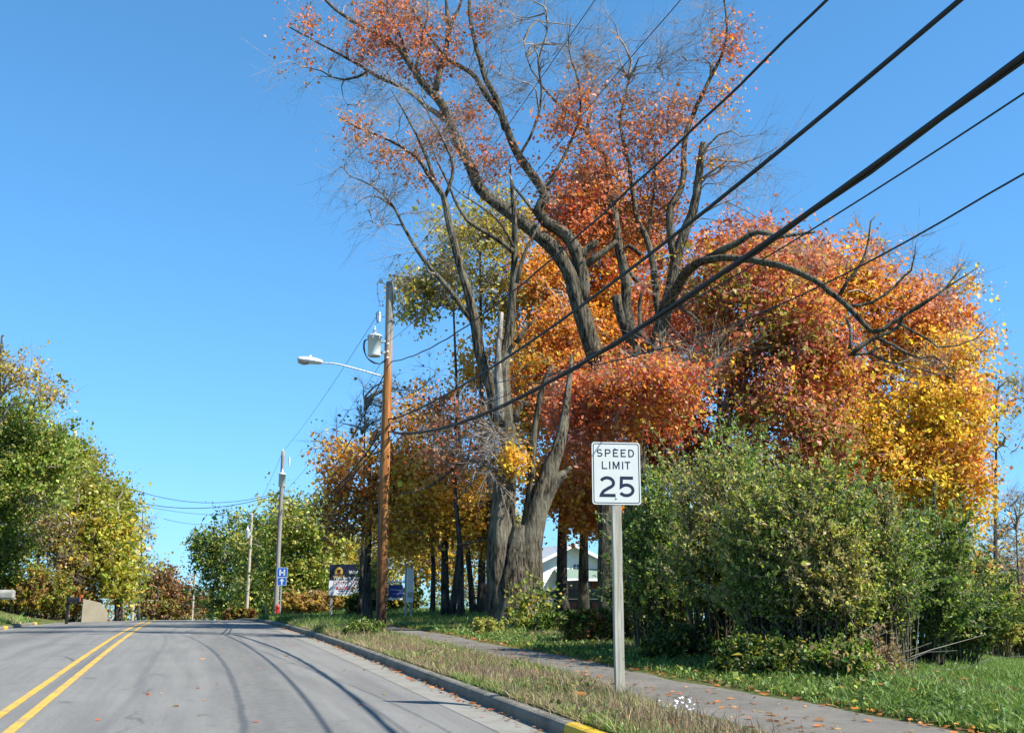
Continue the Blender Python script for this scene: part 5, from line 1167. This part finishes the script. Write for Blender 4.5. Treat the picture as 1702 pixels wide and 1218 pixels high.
# blue banner on a frame
nb = on(657, 50); bn = empty('banner_sign', tuple(nb), 'small dark blue banner hanging from a pale crossbar', 'banner', rz=math.radians(4))
zb = PT(657, 982, 50)[2]-nb[2]; MB().box((0, 0, zb), (.66, .02, .58)).build('banner', M['banner'], bn)
MB().box((-.05, 0, zb+.42), (.98, .07, .07)).build('crossbar', M['white_board'], bn); MB().box((-.5, 0, (zb+.4)/2), (.07, .07, zb+.8)).build('post', M['white_board'], bn)
MB().box((0, 0, zb-.36), (.66, .03, .08)).build('bottom_rail', M['white_board'], bn)
mb = MB(); ribbon(mb, [(-.22+.012*i, zb+.08+.02*math.sin(i*1.9)-.0012*i) for i in range(38)], .014, -.013); mb.build('small_print', M['sign_white'], bn)
mb = MB(); ribbon(mb, [(-.12+.012*i, zb-.12+.014*math.sin(i*2.1)) for i in range(22)], .012, -.013); mb.build('small_print', M['sign_white'], bn)
# octagonal sign back beyond the pole
ob = on(642, 58); oc = empty('road_sign', tuple(ob), 'pale octagonal sign seen either side of the nearest pole', 'road sign')
zo = PT(642, 936, 58)[2]-ob[2]; mb = MB(); mb.prism([(.36*math.cos(math.radians(22.5+45*i)), zo+.36*math.sin(math.radians(22.5+45*i))) for i in range(8)], -.01, .01); mb.build('panel', M['white_board'], oc)
MB().box((-.03, .04, zo/2), (.06, .05, zo+.3)).build('post', M['galv'], oc)
# mailboxes
def mailbox(px, Y, label, mat, postmat, flagmat, wall=None, rz=0.0, sc_=1.0, tall=1.05):
    b = on(px, Y); r = empty('mailbox', tuple(b), label, 'mailbox', rz=rz)
    MB().box((-.30*sc_, 0, tall*.6), (.11, .11, tall*1.25)).build('post', postmat, r, bevel=.006)
    MB().box((.02*sc_, 0, tall-.14), (.75*sc_, .16, .05)).build('support_arm', postmat, r, bevel=.004)
    mb = MB(); pr = [(-.12, 0), (.12, 0), (.12, .14)]+[(.12*math.cos(a), .14+.12*math.sin(a)) for a in np.linspace(.2, math.pi-.2, 9)]+[(-.12, .14)]
    n = len(pr); vs = [(-.28*sc_, y*sc_, z*sc_+tall-.1) for y, z in pr]+[(.32*sc_, y*sc_, z*sc_+tall-.1) for y, z in pr]
    mb.add(vs, [tuple(range(n)), tuple(range(2*n-1, n-1, -1))]+[(i, n+i, n+(i+1) % n, (i+1) % n) for i in range(n)]); body = mb.build('box_body', mat, r)
    MB().box((.325*sc_, 0, tall+.02), (.02, .22*sc_, .22*sc_)).build('door', mat, r, bevel=.004)
    if flagmat: MB().box((.30*sc_, -.135*sc_, tall+.10), (.03, .015, .28)).box((.36*sc_, -.135*sc_, tall+.2), (.14, .015, .10)).build('flag', flagmat, r)
    return r
mailbox(124, 50, 'black mailbox with orange flag before the concrete wall', M['black'], M['black'], M['orange'], sc_=1.0)
mr = mailbox(6, 41, 'weathered grey mailbox at the very left edge on the bank', M['mail_tan'], M['post'], None, sc_=1.1, tall=1.1)
# retaining wall
rw = on(158, 58); k = 58/F; mb = MB()
mb.prism([(-19*k, -.3), (20*k, -.4), (20*k, .50), (14*k, .82), (8*k, 1.02), (-4*k, 1.12), (-19*k, 1.22)], -.15, .15)
ro = mb.build('retaining_wall', M['wall_c'], None, bevel=.015); ro.location = tuple(rw); ro.rotation_euler = (0, 0, math.radians(28)); tag(ro, 'tan concrete retaining wall end at the left bank', 'wall')

# ================================================================== HOUSE AND CAR BEHIND THE GROVE
hY = 70; hb = on(950, hY); hs_ = empty('house', tuple(hb), 'white gabled house with round attic window behind the tree trunks', 'house', rz=math.radians(18))
za = PT(950, 908, hY)[2]-hb[2]; HW = 3.7; ze = za-1.72
# lap siding boards
nb_ = 26; sid = 0
for i in range(nb_):
    z0 = -.6+(za+.6)*i/nb_; z1_ = z0+(za+.6)/nb_
    w0 = HW if z1_ <= ze else HW*(za-z0)/(za-ze); w1 = HW if z1_ <= ze else max(HW*(za-z1_)/(za-ze), .02)
    if z0 < ze < z1_: w0 = HW
    mb = MB(); mb.add([(-w0, -.03, z0), (w0, -.03, z0), (w1, 0, z1_), (-w1, 0, z1_), (-w0, .03, z0), (w0, .03, z0), (w1, .03, z1_), (-w1, .03, z1_)],
                      [(0, 1, 2, 3), (7, 6, 5, 4), (0, 4, 5, 1), (1, 5, 6, 2), (2, 6, 7, 3), (3, 7, 4, 0)])
    mb.build('siding_board', M['siding'], hs_)
mb = MB(); mb.box((-HW+.02, 3.06, ze/2-.3), (.04, 6, ze+.6)).box((HW-.02, 3.06, ze/2-.3), (.04, 6, ze+.6)); mb.build('side_wall', M['siding'], hs_)
rf = []
for sg_ in (-1, 1):
    sl_ = math.atan2(za-ze, HW); L = math.hypot(HW, za-ze)+.45; c = (sg_*math.cos(sl_)*L/2, 2.8, za+.10-math.sin(sl_)*L/2)
    R = Matrix.Rotation(sg_*sl_, 3, 'Y'); q = MB().box(c, (L, 6.9, .10), R).build('roof', M['soffit'], hs_)
    c2 = (sg_*math.cos(sl_)*L/2, -.68, za+.08-math.sin(sl_)*L/2); MB().box(c2, (L, .05, .20), R).build('bargeboard', M['trim'], q)
    c3 = (sg_*math.cos(sl_)*L/2, -.36, za-.04-math.sin(sl_)*L/2); MB().box(c3, (L-.1, .58, .04), R).build('soffit', M['soffit'], q)
wx = (958-950)*hY/F; wz = PT(958, 943, hY)[2]-hb[2]
fr = MB(); P = [(wx+.28*math.cos(a), wz+.28*math.sin(a)) for a in np.linspace(0, 2*math.pi, 25)]; ribbon(fr, P, .07, -.08); wd = fr.build('window', M['trim'], hs_)
MB().lathe([(.25, -.06), (.25, -.045)], (wx, 0, wz), 20, 'y').build('pane', M['glass'], wd)
MB().box((wx, -.075, wz), (.5, .02, .035)).build('glazing_bar', M['trim'], wd); MB().box((wx, -.078, wz), (.035, .02, .5)).build('glazing_bar', M['trim'], wd)
zr0 = PT(950, 960, hY)[2]-hb[2]; zr1 = PT(950, 948, hY)[2]-hb[2]
mb = MB(); mb.add([(-1.2, -.06, zr1+.1), (3.4, -.06, zr1+.1), (3.5, -1.6, zr0), (-1.4, -1.6, zr0), (-1.2, -.06, zr1), (3.4, -.06, zr1), (3.5, -1.6, zr0-.1), (-1.4, -1.6, zr0-.1)],
                  [(0, 3, 2, 1), (4, 5, 6, 7), (0, 4, 7, 3), (1, 2, 6, 5), (3, 7, 6, 2), (0, 1, 5, 4)]); mb.build('porch_roof', M['shingle'], hs_)
MB().box((1.05, -1.63, zr0-.12), (4.95, .05, .16)).build('porch_fascia', M['trim'], hs_)
MB().box((1.0, -.10, zr0/2-.5), (4.2, .1, zr0+.6)).build('porch_wall', M['brickred'], hs_)
for x in (-1.2, .3, 1.8, 3.3): MB().box((x, -1.5, zr0/2-.3), (.12, .12, zr0+.4)).build('porch_post', M['trim'], hs_)
dr = MB().box((.9, -.18, .8), (.9, .06, 2.0)).build('door', M['glass'], hs_)
# dark pickup parked side on
cb = on(945, 62); car = empty('parked_pickup', tuple(cb+np.array((.35, 0, 0))), 'dark pickup truck parked side on before the white house', 'pickup truck')
mb = MB(); prf = [(-2.45, .45), (-2.5, .75), (-2.4, 1.02), (-1.25, 1.12), (-.75, 1.62), (.55, 1.68), (.95, 1.15), (2.6, 1.12), (2.65, .5), (2.0, .42), (-1.9, .42)]
mb.prism(prf, -.92, .92); mb.build('body', M['car'], car, bevel=.04, smooth_=False)
for q in ([(-1.12, 1.14), (-.72, 1.54), (-.12, 1.58), (-.12, 1.14)], [(-.04, 1.14), (-.04, 1.58), (.48, 1.58), (.80, 1.16)]):
    m2 = MB(); m2.prism(q, -.935, -.925); m2.build('side_window', M['glass'], car)
for x in (-1.6, 1.75):
    wq = MB().lathe([(.20, -.98), (.37, -.97), (.39, -.85), (.37, -.74)], (x, 0, .38), 22, 'y').build('tyre', M['black'], car, smooth_=True)
    MB().lathe([(.05, -1.0), (.20, -.985), (.20, -.95)], (x, 0, .38), 16, 'y').build('rim', M['chrome'], wq)
    MB().lathe([(.37, .74), (.39, .85), (.37, .95)], (x, 0, .38), 22, 'y').build('tyre', M['black'], car)
MB().box((0, -.94, .62), (3.6, .02, .05)).build('side_trim', M['chrome'], car); MB().box((-1.9, -.935, .97), (.9, .03, .04)).build('bonnet_edge', M['chrome'], car)
MB().box((-2.52, 0, .55), (.14, 1.8, .2)).build('bumper', M['chrome'], car, bevel=.02)
MB().box((-2.42, -.93, .82), (.16, .05, .16)).build('headlight', M['glass_lamp'], car)
# far wood past the falling ground, reads as one mass
fw = Geo(); rr = np.random.default_rng(2)
def band(x0, x1, y0, y1, zc, zh, n, pal, size):
    X_ = rr.uniform(x0, x1, n); Y_ = rr.uniform(y0, y1, n); s, t = st(X_, Y_); g0 = gz(s, t, X_, Y_)
    P = np.stack([X_, Y_, g0+rr.random(n)*zh*(.75+.25*np.sin(X_*.11))], 1); V, Ft, C = leaves_geo(P, size, pal, np.ones(len(pal)), rr); fw.add(V, Ft, C)
band(-240, -20, 260, 330, 0, 11, 40000, [GRN, OLV, BRN, RUS], .55)
band(60, 330, 180, 260, 0, 9, 16000, [GRN, OLV, BRN, TAN], .5)
band(-70, -38, 62, 120, 0, 9, 16000, [GRN, OLV, LGR, OLV], .3)
tag(link('far_woodland', fw.mesh('far_woodland'), M['leaf']), 'distant mixed autumn woodland', kind='stuff')
